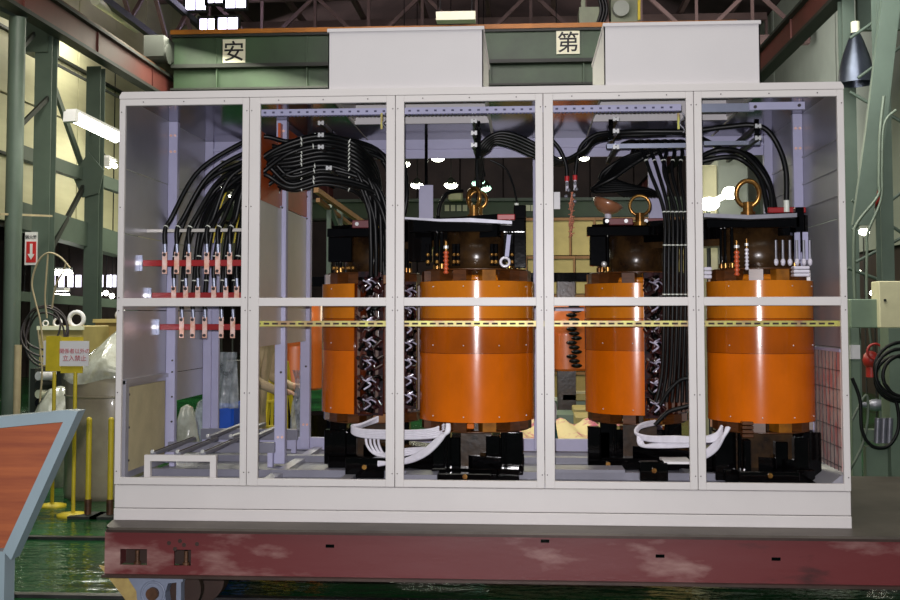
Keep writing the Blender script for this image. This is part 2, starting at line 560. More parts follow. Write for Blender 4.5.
# clerestory glazing at the far left where the daylight shows
for k, (a, b) in enumerate(((P(186, -8, 19), P(206, 10, 19)), (P(200, 19, 19), P(216, 34, 19)), (P(217, 18, 19), P(238, 33, 19)), (P(226, -12, 19), P(246, 8, 19)), (P(207, -12, 19), P(223, 3, 19)))):
    wn = thing('window_%d' % (k + 1), '', '', ((a.x + b.x) / 2, 19, min(a.z, b.z))); del wn['label']; del wn['category']
    structure(wn)
    MB().box((a.x, 19, a.z), (b.x, 19.03, b.z)).build('pane', 'daylight', wn)
    f = MB()
    x0, x1 = sorted((a.x, b.x)); z0, z1 = sorted((a.z, b.z))
    f.box((x0 - .05, 18.96, z0 - .06), (x1 + .05, 19.05, z0)); f.box((x0 - .05, 18.96, z1), (x1 + .05, 19.05, z1 + .06))
    f.box((x0 - .05, 18.96, z0), (x0, 19.05, z1)); f.box((x1, 18.96, z0), (x1 + .05, 19.05, z1))
    for q in (.5,):
        xx = x0 + (x1 - x0) * q
        f.box((xx - .01, 18.96, z0), (xx + .01, 19.04, z1))
    f.build('window_frame', 'struct_dark', wn)

# roof trusses across the hall
def truss(Y, z0, z1, label, lattice):
    t = thing('roof_truss', label, 'truss', (1.1, Y, z0))
    MB().bar((-6.8, Y, z0), (9.0, Y, z0), .22, .22).build('bottom_chord', 'truss_mauve', t)
    MB().bar((-6.8, Y, z1), (9.0, Y, z1), .2, .2).build('top_chord', 'truss_mauve', t)
    n = lattice
    for i in range(n):
        xa = -6.8 + 15.8 * i / n
        xb = -6.8 + 15.8 * (i + 1) / n
        MB().bar((xa, Y, z0), (xb, Y, z1) if i % 2 == 0 else (xb, Y, z0), .09, .09).build('web_bar', 'truss_mauve', t) if i % 2 == 0 else MB().bar((xa, Y, z1), (xb, Y, z0), .09, .09).build('web_bar', 'truss_mauve', t)
        MB().bar((xb, Y, z0), (xb, Y, z1), .07, .07).build('web_post', 'truss_mauve', t)
    return t


truss(20.5, 7.62, 8.9, 'mauve lattice roof truss directly above the green overhead crane', 12)
truss(25, 8.3, 9.4, 'mauve lattice roof truss far behind the overhead crane', 12)
truss(14.5, 8.2, 9.3, 'nearest lattice roof truss, above the white hoods of the cabinet', 14)
for i, x in enumerate((-5.8, -4.2, -2.4, -.6, 1.2, 3.0, 4.8, 6.6, 8.0)):
    tag(MB().box((x, 6, 9.55), (x + .12, 38, 9.7)).build('roof_purlin', 'truss_mauve'), '%s roof purlin from the left, running the length of the hall' % ORD[i], 'purlin', 'roof purlins')
# lattice girder high on the left, parallel to the runway
lg = thing('lattice_girder', 'dark lattice girder above the red crane runway on the left wall', 'girder', (-5.6, 16, 6.9))
MB().bar((-5.6, 7, 7.0), (-5.6, 34, 7.0), .12, .14).build('bottom_chord', 'struct_dark', lg)
MB().bar((-5.6, 7, 8.1), (-5.6, 34, 8.1), .12, .14).build('top_chord', 'struct_dark', lg)
for i in range(22):
    ya = 7 + i * 1.2
    MB().bar((-5.6, ya, 7.0 if i % 2 else 8.1), (-5.6, ya + 1.2, 8.1 if i % 2 else 7.0), .08, .06).build('web_bar', 'truss_mauve', lg)

# ---- red crane runways
def runway(x, sgn, label):
    t = thing('crane_runway', label, 'girder', (x, 18, 5.5))
    MB().box((x - .02, 2, 5.56), (x + .02, 36, 5.96)).build('web', 'runway_red', t)
    MB().box((x - .11, 2, 5.5), (x + .11, 36, 5.56)).build('bottom_flange', 'struct_dark', t)
    MB().box((x - .11, 2, 5.96), (x + .11, 36, 6.01)).build('top_flange', 'struct_dark', t)
    MB().box((x - .04, 2, 6.01), (x + .04, 36, 6.08)).build('crane_rail', 'rust', t)
    for k in range(12):
        y = 4 + k * 2.8
        MB().box((x - .05, y, 5.56), (x + .05, y + .02, 5.96)).build('stiffener', 'runway_red', t)


runway(-5.1, 1, 'red-brown steel crane runway beam along the left side')
runway(6.65, -1, 'red-brown steel crane runway beam along the right side')


# ---- overhead crane
def crane(Y, zb, h, label, signs, x0=-4.9, x1=6.4, edge='crane_edge'):
    t = thing('overhead_crane', label, 'crane', (1, Y, zb))
    MB().box((x0, Y, zb), (x1, Y + .05, zb + h)).build('web', 'crane_green', t)
    MB().box((x0, Y - .22, zb - .04), (x1, Y + .25, zb)).build('bottom_flange', 'struct_dark', t)
    MB().box((x0, Y - .2, zb + h * .40), (x1, Y, zb + h * .47)).build('shade_ledge', 'struct_dark', t)  # dark band puts the shade under the stepped upper web into colour
    MB().box((x0, Y - .13, zb + h * .47), (x1, Y, zb + h)).build('upper_web', 'crane_green', t)
    MB().box((x0, Y - .22, zb + h), (x1, Y + .25, zb + h + .05)).build('top_flange', 'struct_dark', t)
    MB().box((x0, Y - .25, zb + h + .05), (x1, Y - .16, zb + h + .14)).build('edge_rail', edge, t)
    k = x0 + .9
    while k < x1:
        MB().box((k, Y - .15, zb + h * .47), (k + .03, Y - .13, zb + h)).build('stiffener', 'crane_green', t)
        MB().box((k, Y - .1, zb), (k + .03, Y, zb + h * .4)).build('stiffener', 'crane_green', t)
        k += 1.85
    for (px, py, ch) in signs:
        c = P(px, py, Y - .17)
        b = MB().box((c.x - .23, Y - .175, c.z - .24), (c.x + .23, Y - .155, c.z + .24)).build('sign_plate', 'sign_cream', t)
        text_mesh(ch, .44, 'ink_black', b, (c.x, Y - .18, c.z), offset=.004)
    return t


cz0 = P(400, 87, 16).z
ch = P(400, 36, 16).z - cz0
crane(16, cz0, ch, 'green overhead crane bridge with two black-on-white character plates', ((234, 51, '安'), (568, 42, '第')))
# trolley on the crane
tr = thing('crane_trolley', 'grey crane hoist trolley on top of the bridge by the right hood', 'hoist', (P(610, 25, 16.1).x, 16.1, cz0 + ch + .14))
a, b = P(579, 23, 15.9), P(604, 8, 15.9)
MB().box((a.x, 15.8, cz0 + ch + .05), (b.x, 16.4, b.z)).build('body', 'trolley_grey', tr)
MB().box((P(581, 8, 15.9).x, 15.8, b.z), (P(585, 8, 15.9).x, 16.0, P(585, 1, 15.9).z)).build('post', 'trolley_grey', tr)
a, b = P(611, 22, 15.9), P(640, 0, 15.9)
MB().box((a.x, 15.9, cz0 + ch + .05), (b.x, 16.4, b.z + .2)).build('drum_housing', 'trolley_grey', tr)
c = P(621, 9, 15.8)
MB().cyl((c.x, 15.72, c.z), (c.x, 15.95, c.z), .16, 20).build('drum_cover', 'wall_pale_green', tr)
MB().bar(P(639, 20, 15.8), P(639, 0, 15.8), .05, .03).build('yellow_guard', 'yellow_paint', tr)
for dx in (598, 601, 604):
    MB().tube(spline([P(dx, -4, 15.7), P(dx + 3, 10, 15.75), P(dx - 1, 24, 15.8)]), .03, 6).build('hoist_cable', 'cable_black', tr)
# end truck at the left end
et = thing('crane_end_truck', 'dark green end carriage of the overhead crane on the left runway', 'crane', (-5.0, 16, 6.08))
MB().box((-5.25, 15.2, 6.2), (-4.85, 17.8, 6.62)).build('body', 'struct_dark', et)
for y in (15.4, 17.4):
    MB().cyl((-5.2, y, 6.28), (-4.8, y, 6.28), .2, 16).build('wheel', 'struct_dark', et)
# grey tube lamp above the crane in the middle
ul = thing('unlit_tube_lamp', 'unlit white strip lamp hanging above the left hood', 'lamp', P(456, 18, 15.1))
MB().box(P(436, 20, 15.0), P(476, 15, 15.3)).build('reflector', 'sign_cream', ul)
for px in (440, 472):
    c = P(px, 16, 15.15)
    MB().cyl(c, (c.x, c.y, 8.2), .012, 6).build('cord', 'cable_black', ul)
# second crane, far away, seen through the middle openings
f2 = thing('crane_girder', 'distant pale green crane girder seen through the middle of the cabinet', 'crane', (1, 27, 3.4))
MB().box((-6.9, 27, P(460, 218, 27).z), (9.2, 27.1, P(460, 202, 27).z)).build('web', 'crane_green', f2)
MB().box((-4.9, 26.8, P(460, 202, 27).z), (6.9, 27.2, P(460, 199, 27).z)).build('top_flange', 'struct_green', f2)
MB().box((-4.9, 26.8, P(460, 220, 27).z), (6.9, 27.2, P(460, 218, 27).z)).build('bottom_flange', 'struct_dark', f2)
for px in (447, 453, 459, 465, 528, 533):
    a, b = P(px - 2.2, 211, 26.95), P(px + 2.2, 205, 26.95)
    MB().box((a.x, 26.93, a.z), (b.x, 26.98, b.z)).build('sign_plate', 'sign_cream', f2)
a, b = P(449, 212, 26), P(463, 192, 26)
tag(MB().box((a.x, 25.6, a.z + .3), (b.x, 26, b.z), .04).build('crane_cabin', 'panel_cream'), 'small cream box on the distant crane girder behind the lifting rings', 'box')

# ---- left columns
def hcol(px, Y, wpx, name, label, ztop, matn='struct_green', round_=False):
    c = P(px, 300, Y)
    wd = wpx * (Y - CY) / F_PX
    t = thing(name, label, 'column', (c.x, Y, FZ))
    if round_:
        MB().cyl((c.x, Y, FZ), (c.x, Y, ztop), wd / 2, 20).build('shaft', matn, t)
    else:
        MB().box((c.x - wd / 2, Y, FZ), (c.x + wd / 2, Y + .02, ztop)).build('front_flange', matn, t)
        MB().box((c.x - .01, Y + .02, FZ), (c.x + .01, Y + .2, ztop)).build('web', matn, t)
        MB().box((c.x - wd / 2, Y + .2, FZ), (c.x + wd / 2, Y + .22, ztop)).build('back_flange', matn, t)
    MB().box((c.x - wd * .8, Y - .12, FZ), (c.x + wd * .8, Y + .5, FZ + .03)).build('base_plate', matn, t)
    return t


colA = hcol(12, 9.6, 17, 'round_column', 'thick round grey-green pipe column at the far left edge', P(12, 18, 9.6).z, round_=True)
colB = hcol(39, 10.9, 18, 'steel_column', 'grey-green column with the red arrow sign, left of the cabinet', 5.5)
# haunch on column B under the runway
a, b = P(22, 52, 10.85), P(48, 10, 10.85)
MB().box((a.x, 10.85, a.z), (b.x, 11.3, b.z)).build('haunch', 'struct_green', colB)
MB().bar(P(-8, 2, 9.6), P(26, 18, 9.9), .25, .22).build('arm', 'struct_green', colA)
colC = hcol(90, 13.0, 15, 'steel_column', 'dark grey-green column just left of the cabinet, behind the coiled hose', 5.5, 'struct_green')
hcol(128, 16.0, 12, 'steel_column', 'short pale column head showing above the top left corner of the cabinet', 5.5)
for (p0, p1, Y0, Y1, wd, nm, lb, mt_) in (
        ((14, 150), (120, 188), 10.9, 14.5, .22, 'tie_beam', 'upper grey-green horizontal beam on the left wall', 'struct_green'),
        ((14, 215), (120, 246), 10.9, 14.5, .42, 'tie_beam', 'deep lower grey-green horizontal beam on the left wall', 'struct_green'),
        ((48, 70), (84, 172), 12.0, 13.2, .1, 'brace', 'steep grey-green diagonal brace behind the strip lamp on the left', 'struct_green'),
        ((84, 186), (44, 262), 13.0, 11.5, .09, 'brace', 'olive diagonal brace running down left from the gusset on the left', 'struct_dark'),
        ((20, 50), (34, 34), 9.9, 10.7, .07, 'brace', 'short diagonal brace between the two leftmost columns', 'struct_dark'),
        ((52, 62), (120, 98), 14.0, 16.0, .05, 'cable_tray', 'thin dark conduit crossing the cream wall on the left', 'struct_dark'),
        ((18, 128), (48, 98), 10.2, 10.9, .07, 'brace', 'lower short diagonal brace between the two leftmost columns', 'struct_dark'),
        ((0, 214), (52, 216), 9.3, 10.6, .03, 'pipe', 'thin tan pipe crossing in front of the leftmost columns', 'rope_tan'),
        ((16, 296), (120, 304), 12.0, 15.0, .16, 'tie_beam', 'low pale horizontal beam at the left behind the coiled hose', 'struct_green')):
    tag(MB().bar(P(*p0, Y0), P(*p1, Y1), wd * .6, wd).build(nm, mt_), lb, 'pipe' if nm in ('pipe', 'cable_tray') else 'beam')
for (px, py) in ((88, 176),):
    c = P(px, py, 12.95)
    tag(MB().prism([c + Vector(v) for v in ((-.28, 0, 0), (0, 0, .42), (.28, 0, .1), (.2, 0, -.3), (-.1, 0, -.38))], (0, .03, 0)).build('gusset_plate', 'struct_green'), 'steel gusset plate where the braces meet on the column left of the cabinet', 'plate')
for j, (x0, y0, x1, y1) in enumerate(((75, 2, 115, 40), (108, 0, 140, 26), (62, 24, 78, 50))):
    pass
# pale pipe over the runway
tag(MB().cyl(P(95, 0, 13.5), P(137, 29, 17.5), .09, 10).build('pipe', 'sign_cream'), 'pale yellow pipe above the red runway at the top left', 'pipe')

# fire extinguisher sign
c = P(31, 248, 10.88)
sg = thing('arrow_sign', 'white sign with black writing and a white arrow on red, on the left column', 'sign', (c.x, 10.88, P(31, 265, 10.88).z))
a, b = P(24.5, 265, 10.88), P(37.5, 232, 10.88)
MB().box((a.x, 10.88, a.z), (b.x, 10.898, b.z)).build('plate', 'sign_white', sg)
a, b = P(26, 262.5, 10.87), P(36, 241.5, 10.87)
MB().box((a.x, 10.87, a.z), (b.x, 10.88, b.z)).build('red_field', 'sign_red', sg)
k = P(31, 252, 10.86); u = 1 / 65.7
arrow = [(-1.3, 8.5), (1.3, 8.5), (1.3, -2), (3.6, -2), (0, -8), (-3.6, -2), (-1.3, -2)]
MB().prism([(k.x + x * u, 10.86, k.z + z * u) for x, z in arrow], (0, .008, 0)).build('arrow', 'sign_white', sg)
text_mesh('消火器', .062, 'ink_black', sg, P(31, 237, 10.872), offset=.001)

# lit strip lamp at the top left, and smaller ones
def strip_lamp(p0, p1, Y0, Y1, r, label, m='tube_on', n=1):
    a, b = P(*p0, Y0), P(*p1, Y1)
    t = thing('strip_lamp', label, 'lamp', (a + b) / 2)
    d = (b - a).normalized()
    MB().bar(a + Vector((0, 0, r * 2.2)), b + Vector((0, 0, r * 2.2)), r * 4, r).build('reflector', 'sign_white', t)
    sd = d.cross(Vector((0, 0, 1))).normalized() * r * 1.2
    for k in range(2):
        o = sd * (-1, 1)[k]
        MB().cyl(a + o, b + o, r, 10).build('tube', m, t)
    MB().bar(a - d * r, a + d * r, r * 4.5, r * 3.5).build('end_cap', 'sign_white', t)
    MB().cyl((a + b) / 2 + Vector((0, 0, r * 2)), Vector(((a.x + b.x) / 2, (a.y + b.y) / 2, 6.98)) if a.x < -7.2 else P(90, 135, 13.0), .012, 6).build('hanger', 'struct_dark', t)
    return t


strip_lamp((71, 117), (119, 140), 9.0, 10.2, .042, 'large lit fluorescent strip lamp left of the cabinet top')
strip_lamp((104, 162), (112, 166), 15.0, 16.0, .05, 'small lit lamp below the large strip lamp, beside the cabinet edge')
strip_lamp((47, 273), (71, 273), 20.0, 20.0, .05, 'upper distant lit strip lamp in the left aisle')
strip_lamp((41, 297), (67, 297), 16.0, 16.0, .07, 'lower distant lit strip lamp in the left aisle')
for i, (px, py) in enumerate(((19, 294), (24, 296), (100, 294), (106, 293), (112, 296))):
    c = P(px, py, 18)
    t = thing('aisle_lamp', '%s small bright lamp from the left, low in the left aisle' % ORD[i], 'lamp', c, 'small lamps in the left aisle')
    MB().ball(c, .06).build('bulb', 'lamp_on', t)
    MB().cyl((c.x, c.y, c.z + .04), (c.x, c.y, 7.0), .012, 6).build('cord', 'cable_black', t)
for i, px in enumerate((52, 61, 70, 78, 100, 109, 113)):
    a, b = P(px - 2.6, 287, 22), P(px + 2.6, 275, 22)
    wn = MB().box((a.x, 22, a.z), (b.x, 22.05, b.z)).build('window_%d' % (i + 6), 'aisle_window')
    structure(wn)
# brown corrugated bands of the aisle
a, b = P(-20, 298, 22.3), P(125, 262, 22.3)
wb = thing('wall_aisle_end', '', '', ((a.x + b.x) / 2, 22.4, FZ)); del wb['label']; del wb['category']
structure(wb)
n = 22
for i in range(n):
    x0 = a.x + (b.x - a.x + .8) * i / n
    MB().box((x0, 22.4 + .06 * (i % 2), FZ), (x0 + (b.x - a.x + .8) / n - .02, 22.5 + .06 * (i % 2), P(60, 240, 22.4).z)).build('wall_panel', 'wall_brown', wb)

# ---- right side columns, braces, lamp, boxes
colR = hcol(854, 9.6, 12, 'steel_column', 'grey-green column touching the right edge of the cabinet in view', 7.5)
tag(MB().prism([P(883, -8, 7.8), P(902, -8, 7.8), P(886, 133, 7.8), P(872, 225, 7.8), P(853, 225, 7.8), P(866, 133, 7.8)], (0, .08, 0)).build('leaning_brace', 'struct_green'), 'broad grey-green leaning brace at the top right corner', 'beam')
colS = hcol(889, 8.2, 12, 'steel_column', 'grey-green column at the right edge above the cream box', 5.5)
a, b = P(858, 30, 9.9), P(902, -12, 9.9)
tag(MB().box((a.x, 9.9, a.z), (b.x + .8, 10.0, b.z + .4)).build('gusset_plate', 'struct_green'), 'large grey-green plate at the top right between the columns', 'plate')
a, b = P(782, 86, 12.5), P(852, 30, 12.5)
for (p0, p1, lb) in (((858, 78), (902, 46), 'upper thin diagonal rod at the top right'), ((850, 38), (895, 8), 'thin rod rising to the top right corner'), ((850, 92), (902, 122), 'thin rod falling right beside the cabinet top corner'),
                     ((852, 200), (905, 235), 'thin rod falling right under the red hose'), ((852, 230), (905, 190), 'thin rod rising right across the red hose'), ((856, 262), (905, 236), 'lower thin rod rising right behind the conduits'), ((848, 268), (885, 282), 'lowest thin rod falling toward the cream box')):
    tag(MB().cyl(P(*p0, 8.8), P(*p1, 8.8), .022, 6).build('tie_rod', 'struct_green'), lb, 'rod')
hb = thing('high_bay_lamp', 'unlit metallic dome lamp at the top right between the columns', 'lamp', P(853, 68, 9.3))
cc = P(856, 62, 9.3)
mb = MB(); mb.lathe(cc.x, cc.y, [(.05, cc.z + .42), (.1, cc.z + .3), (.17, cc.z + .1), (.22, cc.z - .1), (.25, cc.z - .3)], 20)
mb.build('shade', 'lamp_housing', hb)
MB().cyl((cc.x, cc.y, cc.z + .4), (cc.x, cc.y, cc.z + .55), .06, 10).build('socket', 'sign_cream', hb)
# conduits
for i, pts in enumerate(([(884, 96), (880, 135), (879, 180), (878, 196), (858, 222), (854, 240), (855, 300), (860, 340)], [(896, 110), (884, 125), (882, 170), (881, 200), (868, 232), (867, 250), (867, 300), (872, 350)])):
    tag(MB().tube(spline([P(x, y, 7.6) for x, y in pts], 6), .018, 6).build('conduit', 'conduit'), ('left' if i == 0 else 'right') + ' one of two bent grey conduits beside the right edge of the cabinet', 'conduit')
hr = MB()
hr.tube(spline([P(x, y, 8.4) for x, y in ((873, 190), (878, 198), (872, 206), (868, 214), (871, 222))], 6), .045, 8)
tag(hr.build('red_hose', 'hose_red'), 'red hose fitting hanging high beside the right column', 'hose')
vz = thing('red_valve', 'red valve assembly with pipes below the green panel at the right', 'valve', P(872, 372, 7.4))
c = P(871, 360, 7.4)
MB().ball(c, .1, 1, 1, 1.1).build('valve_body', 'hose_red', vz)
MB().ring(c + Vector((.02, -.1, .1)), .09, .015).build('hand_wheel', 'hose_red', vz)
MB().cyl(c - Vector((0, 0, .2)), c - Vector((0, 0, .08)), .06, 12).build('flange', 'hose_red', vz)
c2 = P(876, 405, 7.4)
MB().ball(c2, .09, 1.3, 1, .8).build('fitting', 'zinc', vz)
MB().cyl(c2 + Vector((-.2, 0, 0)), c2 + Vector((.25, 0, 0)), .035, 10).build('pipe', 'zinc', vz)
for i, (px, py) in enumerate(((864, 232), (857, 272), (875, 293))):
    c = P(px, py, 12 - i)
    t = thing('small_lamp', ('uppermost', 'middle', 'lowest')[i] + ' small bright lamp behind the conduits at the right', 'lamp', c)
    MB().ball(c, (.07, .05, .06)[i], 1.3, 1, .8).build('bulb', 'lamp_on', t)
    MB().cyl((c.x, c.y + .03, FZ), (c.x, c.y + .03, c.z), .012, 6).build('stand', 'struct_dark', t)
a, b = P(880, 328, 7.2), P(912, 281, 7.2)
cb = thing('junction_box', 'cream steel junction box at the right edge of the view', 'box', ((a.x + b.x) / 2, 7.2, a.z))
MB().box((a.x, 7.2, a.z), (b.x, 7.5, b.z), .01).build('body', 'panel_cream', cb)
MB().cyl((a.x + .06, 7.18, (a.z + b.z) / 2 + .05), (a.x + .06, 7.2, (a.z + b.z) / 2 + .05), .015, 8).build('lock', 'ink_black', cb)
a, b = P(851, 328, 7.3), P(881, 299, 7.3)
tag(MB().box((a.x, 7.3, a.z), (b.x, 7.5, b.z), .01).build('junction_box', 'panel_green'), 'green-grey steel box left of the cream box at the right', 'box')
cabR = thing('switch_cabinet', 'green-grey cabinet frame standing on the floor behind the deck at the right', 'cabinet', (P(874, 400, 4.6).x, 4.6, FZ))
a, b = P(850, 328, 4.6), P(862, 480, 4.6)
MB().box((a.x, 4.6, FZ), (b.x, 4.9, a.z)).build('side_panel', 'panel_green', cabR)
a2, b2 = P(862, 430, 4.75), P(912, 441, 4.75)
MB().box((a2.x, 4.75, b2.z), (b2.x, 4.9, a2.z)).build('cross_rail', 'panel_green', cabR)
MB().box((P(866, 445, 4.8).x, 4.8, FZ), (P(912, 480, 4.8).x, 4.9, P(880, 447, 4.8).z)).build('lower_panel', 'panel_green', cabR)
MB().box((P(890, 400, 4.7).x, 4.7, FZ), (P(912, 480, 4.7).x, 4.95, P(880, 328, 4.8).z)).build('side_panel', 'panel_green', cabR)
MB().box(P(850.5, 359, 4.57), P(859, 345, 4.6)).build('paper_label', 'sign_white', cabR)
ccR = thing('cable_coil', 'black cable hung in a coil at the right edge of the view', 'cable', P(901, 398, 4.3))
for i, (cx_, cy_, rr) in enumerate(((901, 374, 24), (904, 376, 20), (903, 370, 27), (898, 379, 22))):
    MB().ring(P(cx_, cy_, 4.2 + i * .05), rr / 109, .016, (0, 1, 0), 32, 8, 1.0).build('cable_turn', 'cable_black', ccR)
tag(MB().tube(spline([P(x, y, 4.35) for x, y in ((852, 378), (860, 400), (862, 430), (872, 446), (888, 446), (898, 430), (897, 405), (886, 385))], 8), .016, 8).build('cable', 'cable_black'), 'looping black cable hanging below the coil at the right', 'cable')
tag(MB().tube(spline([P(x, y, 4.4) for x, y in ((850, 470), (858, 455), (864, 440), (868, 415), (866, 395), (852, 420))], 8), .012, 8).build('cable', 'conduit'), 'grey-green cable hanging beside the panel at the right', 'cable')
for i, px in enumerate((877, 883, 889)):
    tag(MB().cyl(P(px, 443, 4.7), P(px + 1, 418, 4.7), .03, 8).build('pipe_stub', 'zinc'), ('left', 'middle', 'right')[i] + ' short metal pipe stub standing on the panel rail at the right', 'pipe', 'pipe stubs at the right')

# ---- far lamps seen through the cabinet
for i, (px, py, Y, r, mm, lb) in enumerate(((404, 164, 20, .12, 'lamp_on', 'bright high bay lamp cut by the second divider, far behind'), (438, 158, 20, .13, 'lamp_on', 'uppermost bright high bay lamp seen through the third opening'),
                                         (417, 185, 22, .13, 'lamp_on', 'bright high bay lamp left of the lavender plate'), (451, 185, 22, .14, 'lamp_on', 'bright high bay lamp just left of the lifting ring in the third opening'),
                                         (479, 183, 24, .16, 'lamp_green', 'greenish high bay lamp, the upper of the two'), (484, 188, 24, .16, 'lamp_green', 'greenish high bay lamp, the lower of the two'),
                                         (221, 187, 9, .055, 'lamp_on', 'bright lamp glowing behind the cable bend in the left opening'), (232, 196, 9, .04, 'lamp_on', 'smaller bright lamp behind the cables in the left opening'),
                                         (557, 157, 20, .09, 'lamp_on', 'bright lamp just right of the middle divider'), (584, 158, 20, .1, 'lamp_on', 'bright lamp between the cables in the fourth opening'))):
    c = P(px, py, Y)
    t = thing('high_bay_lamp', lb, 'lamp', c)
    MB().lathe(c.x, c.y, [(.02, c.z + r * 1.4), (r * .5, c.z + r * 1.2), (r * 1.15, c.z + r * .3), (r * 1.25, c.z)], 16).build('shade', 'struct_dark', t)
    MB().ball(c, r, 1.25, 1.25, .7, 12, 8).build('bulb', mm, t)
    if Y > 15:
        MB().cyl((c.x, c.y, c.z + r), (c.x, c.y, 12.1 - abs(c.x - 1.1) * .31), .012, 6).build('cord', 'cable_black', t)
    else:
        MB().cyl((c.x, c.y + .1, FZ), (c.x, c.y + .1, c.z + .1), .015, 6).build('stand', 'struct_dark', t)
c1, c2 = P(709, 204, 4.5), P(730, 193, 4.5)
t = thing('work_lamp', 'very bright twin work lamp behind the right coil', 'lamp', (c1 + c2) / 2)
MB().ball(c1, .085, 1.15, .8, .75, 14, 8).build('bulb', 'lamp_on', t)
MB().ball(c2, .075, .95, .8, .8, 14, 8).build('bulb', 'lamp_on', t)
MB().bar(c1, c2, .05, .05).build('reflector', 'lamp_on', t)
MB().cyl((c1.x, 4.55, FZ), (c1.x, 4.55, c1.z), .02, 8).build('stand', 'struct_dark', t)
MB().cyl((c1.x, 4.55, FZ), (c1.x, 4.55, FZ + .03), .25, 20).build('base', 'struct_dark', t)

# ---- stacked cream crates beyond the cabinet
for r_ in range(5):
    for q in range(8):
        x0 = P(500 + q * 24, 250, 12).x + (.06 if r_ % 2 else 0)
        z0 = FZ + .1 + r_ * .62
        t = thing('crate', 'cream crate, %s from the left in the %s row of the big stack' % (ORD[q], ('bottom', 'second lowest', 'middle', 'second highest', 'top')[r_]), 'crate', (x0 + .18, 12.2, z0), 'cream crates stacked behind the cabinet')
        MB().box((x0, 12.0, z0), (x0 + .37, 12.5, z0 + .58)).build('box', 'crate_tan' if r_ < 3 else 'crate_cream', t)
        MB().box((x0 - .005, 11.97, z0 + .56), (x0 + .375, 12.0, z0 + .605)).build('batten', 'batten_brown', t)
        MB().box((x0 + .345, 11.975, z0), (x0 + .375, 12.0, z0 + .56)).build('batten', 'batten_brown', t)
tag(MB().box((P(486, 300, 11.8).x, 11.8, FZ), (P(700, 300, 11.8).x, 12.8, FZ + .1)).build('pallet', 'batten_brown'), 'long low pallet under the stack of cream crates', 'pallet')

# ---- grey cabinet behind the last bay and struts behind the left coil
a, b = P(700, 235, 5.0), P(748, 158, 5.0)
gc = thing('steel_cabinet', 'tall grey steel cabinet behind the twin work lamp', 'cabinet', ((a.x + b.x) / 2, 5.3, FZ))
MB().box((P(718, 200, 5).x, 5.0, FZ), (b.x, 5.6, b.z), .01).build('body', 'wall_pale_green', gc)
MB().box((a.x, 5.0, FZ), (P(717.5, 200, 5).x, 5.6, P(710, 165, 5).z), .01).build('side_body', 'panel_cream', gc)
for j, (p0, p1, Y0, Y1, wd, m_, lb) in enumerate((((316, 190), (376, 232), 7, 9, .06, 'batten_brown', 'upper tan diagonal beam behind the leftmost coil'), ((318, 200), (364, 236), 7.2, 9, .05, 'batten_brown', 'lower tan diagonal beam behind the leftmost coil'),
                                               ((329, 210), (329, 420), 7.5, 7.5, .05, 'struct_green', 'left green upright behind the leftmost coil'), ((340, 205), (340, 420), 8, 8, .07, 'struct_green', 'right green upright behind the leftmost coil'),
                                               ((330, 206), (341, 235), 7.55, 8.0, .05, 'struct_green', 'green diagonal brace behind the leftmost coil'))):
    p, q = P(*p0, Y0), P(*p1, Y1)
    if p0[0] == p1[0]:
        q = Vector((p.x, p.y, FZ))
    tag(MB().bar(p, q, wd, wd).build('strut', m_), lb, 'beam')
# ---- floor items seen under and behind the coils
for i, (x0, y0, x1, y1) in enumerate(((562, 394, 600, 401), (574, 409, 600, 415), (576, 417, 602, 431))):
    Y = (6.2, 5.3, 4.6)[i]
    a, b = P(x0, y1, Y), P(x1, y0, Y)
    tag(MB().box((a.x, Y, a.z), (b.x, Y + .5, b.z), .01).build('carton', 'crate_cream'), ('topmost', 'middle', 'lowest')[i] + ' pale carton seen between the middle divider and the third coil', 'box')
    tag(MB().box((a.x - .4, Y + .02, FZ), (b.x + .1, Y + .6, a.z - .002)).build('bench', 'panel_green'), ('tallest', 'middle', 'lowest')[i] + ' grey-green bench under the pale carton behind the middle divider', 'bench')
# quilt-like cloth on a low stack behind
cl = MB()
pts = []
nx, ny = 26, 10
a, b = P(500, 456, 3.2), P(625, 456, 3.2)
zt = P(560, 438, 3.2).z
for j in range(ny + 1):
    for i in range(nx + 1):
        x = a.x + (b.x - a.x) * i / nx
        y = 2.6 + 1.0 * j / ny
        pts.append((x, y, P(560, 455, 2.6).z + (.16 * j / ny) + .03 * math.sin(i * 1.1 + j * .6)))
cl.add(pts, [(j * (nx + 1) + i, j * (nx + 1) + i + 1, (j + 1) * (nx + 1) + i + 1, (j + 1) * (nx + 1) + i) for j in range(ny) for i in range(nx)], True)
o = cl.build('cloth', 'pink_cloth')
tag(o, 'cream and pink cloth spread behind the cabinet near the middle divider', 'cloth')
sm = o.modifiers.new('thick', 'SOLIDIFY'); sm.thickness = .02
tag(MB().box((a.x - .1, 2.6, FZ), (b.x + .1, 3.7, P(560, 456, 2.6).z - .05)).build('low_table', 'panel_cream'), 'low cream table under the pink cloth', 'table')
# pale floor plate seen behind
# ---- left floor area: stanchions, drum, bags
def stanchion(px, py, ytop, label, rpx=15, plate=None):
    Y = 1.61 * F_PX / (py - 314.7) + CY
    c = P(px, py, Y)
    t = thing('stanchion', label, 'stanchion', (c.x, Y, FZ))
    k = (Y - CY) / F_PX
    MB().lathe(c.x, Y, [(0, FZ + .03), (rpx * k * .3, FZ + .03), (rpx * k, FZ + .015), (rpx * k, FZ)], 28).build('base', 'yellow_paint', t)
    MB().cyl((c.x, Y, FZ), (c.x, Y, P(px, ytop, Y).z), .016, 10).build('pole', 'yellow_paint', t)
    return t, c, Y


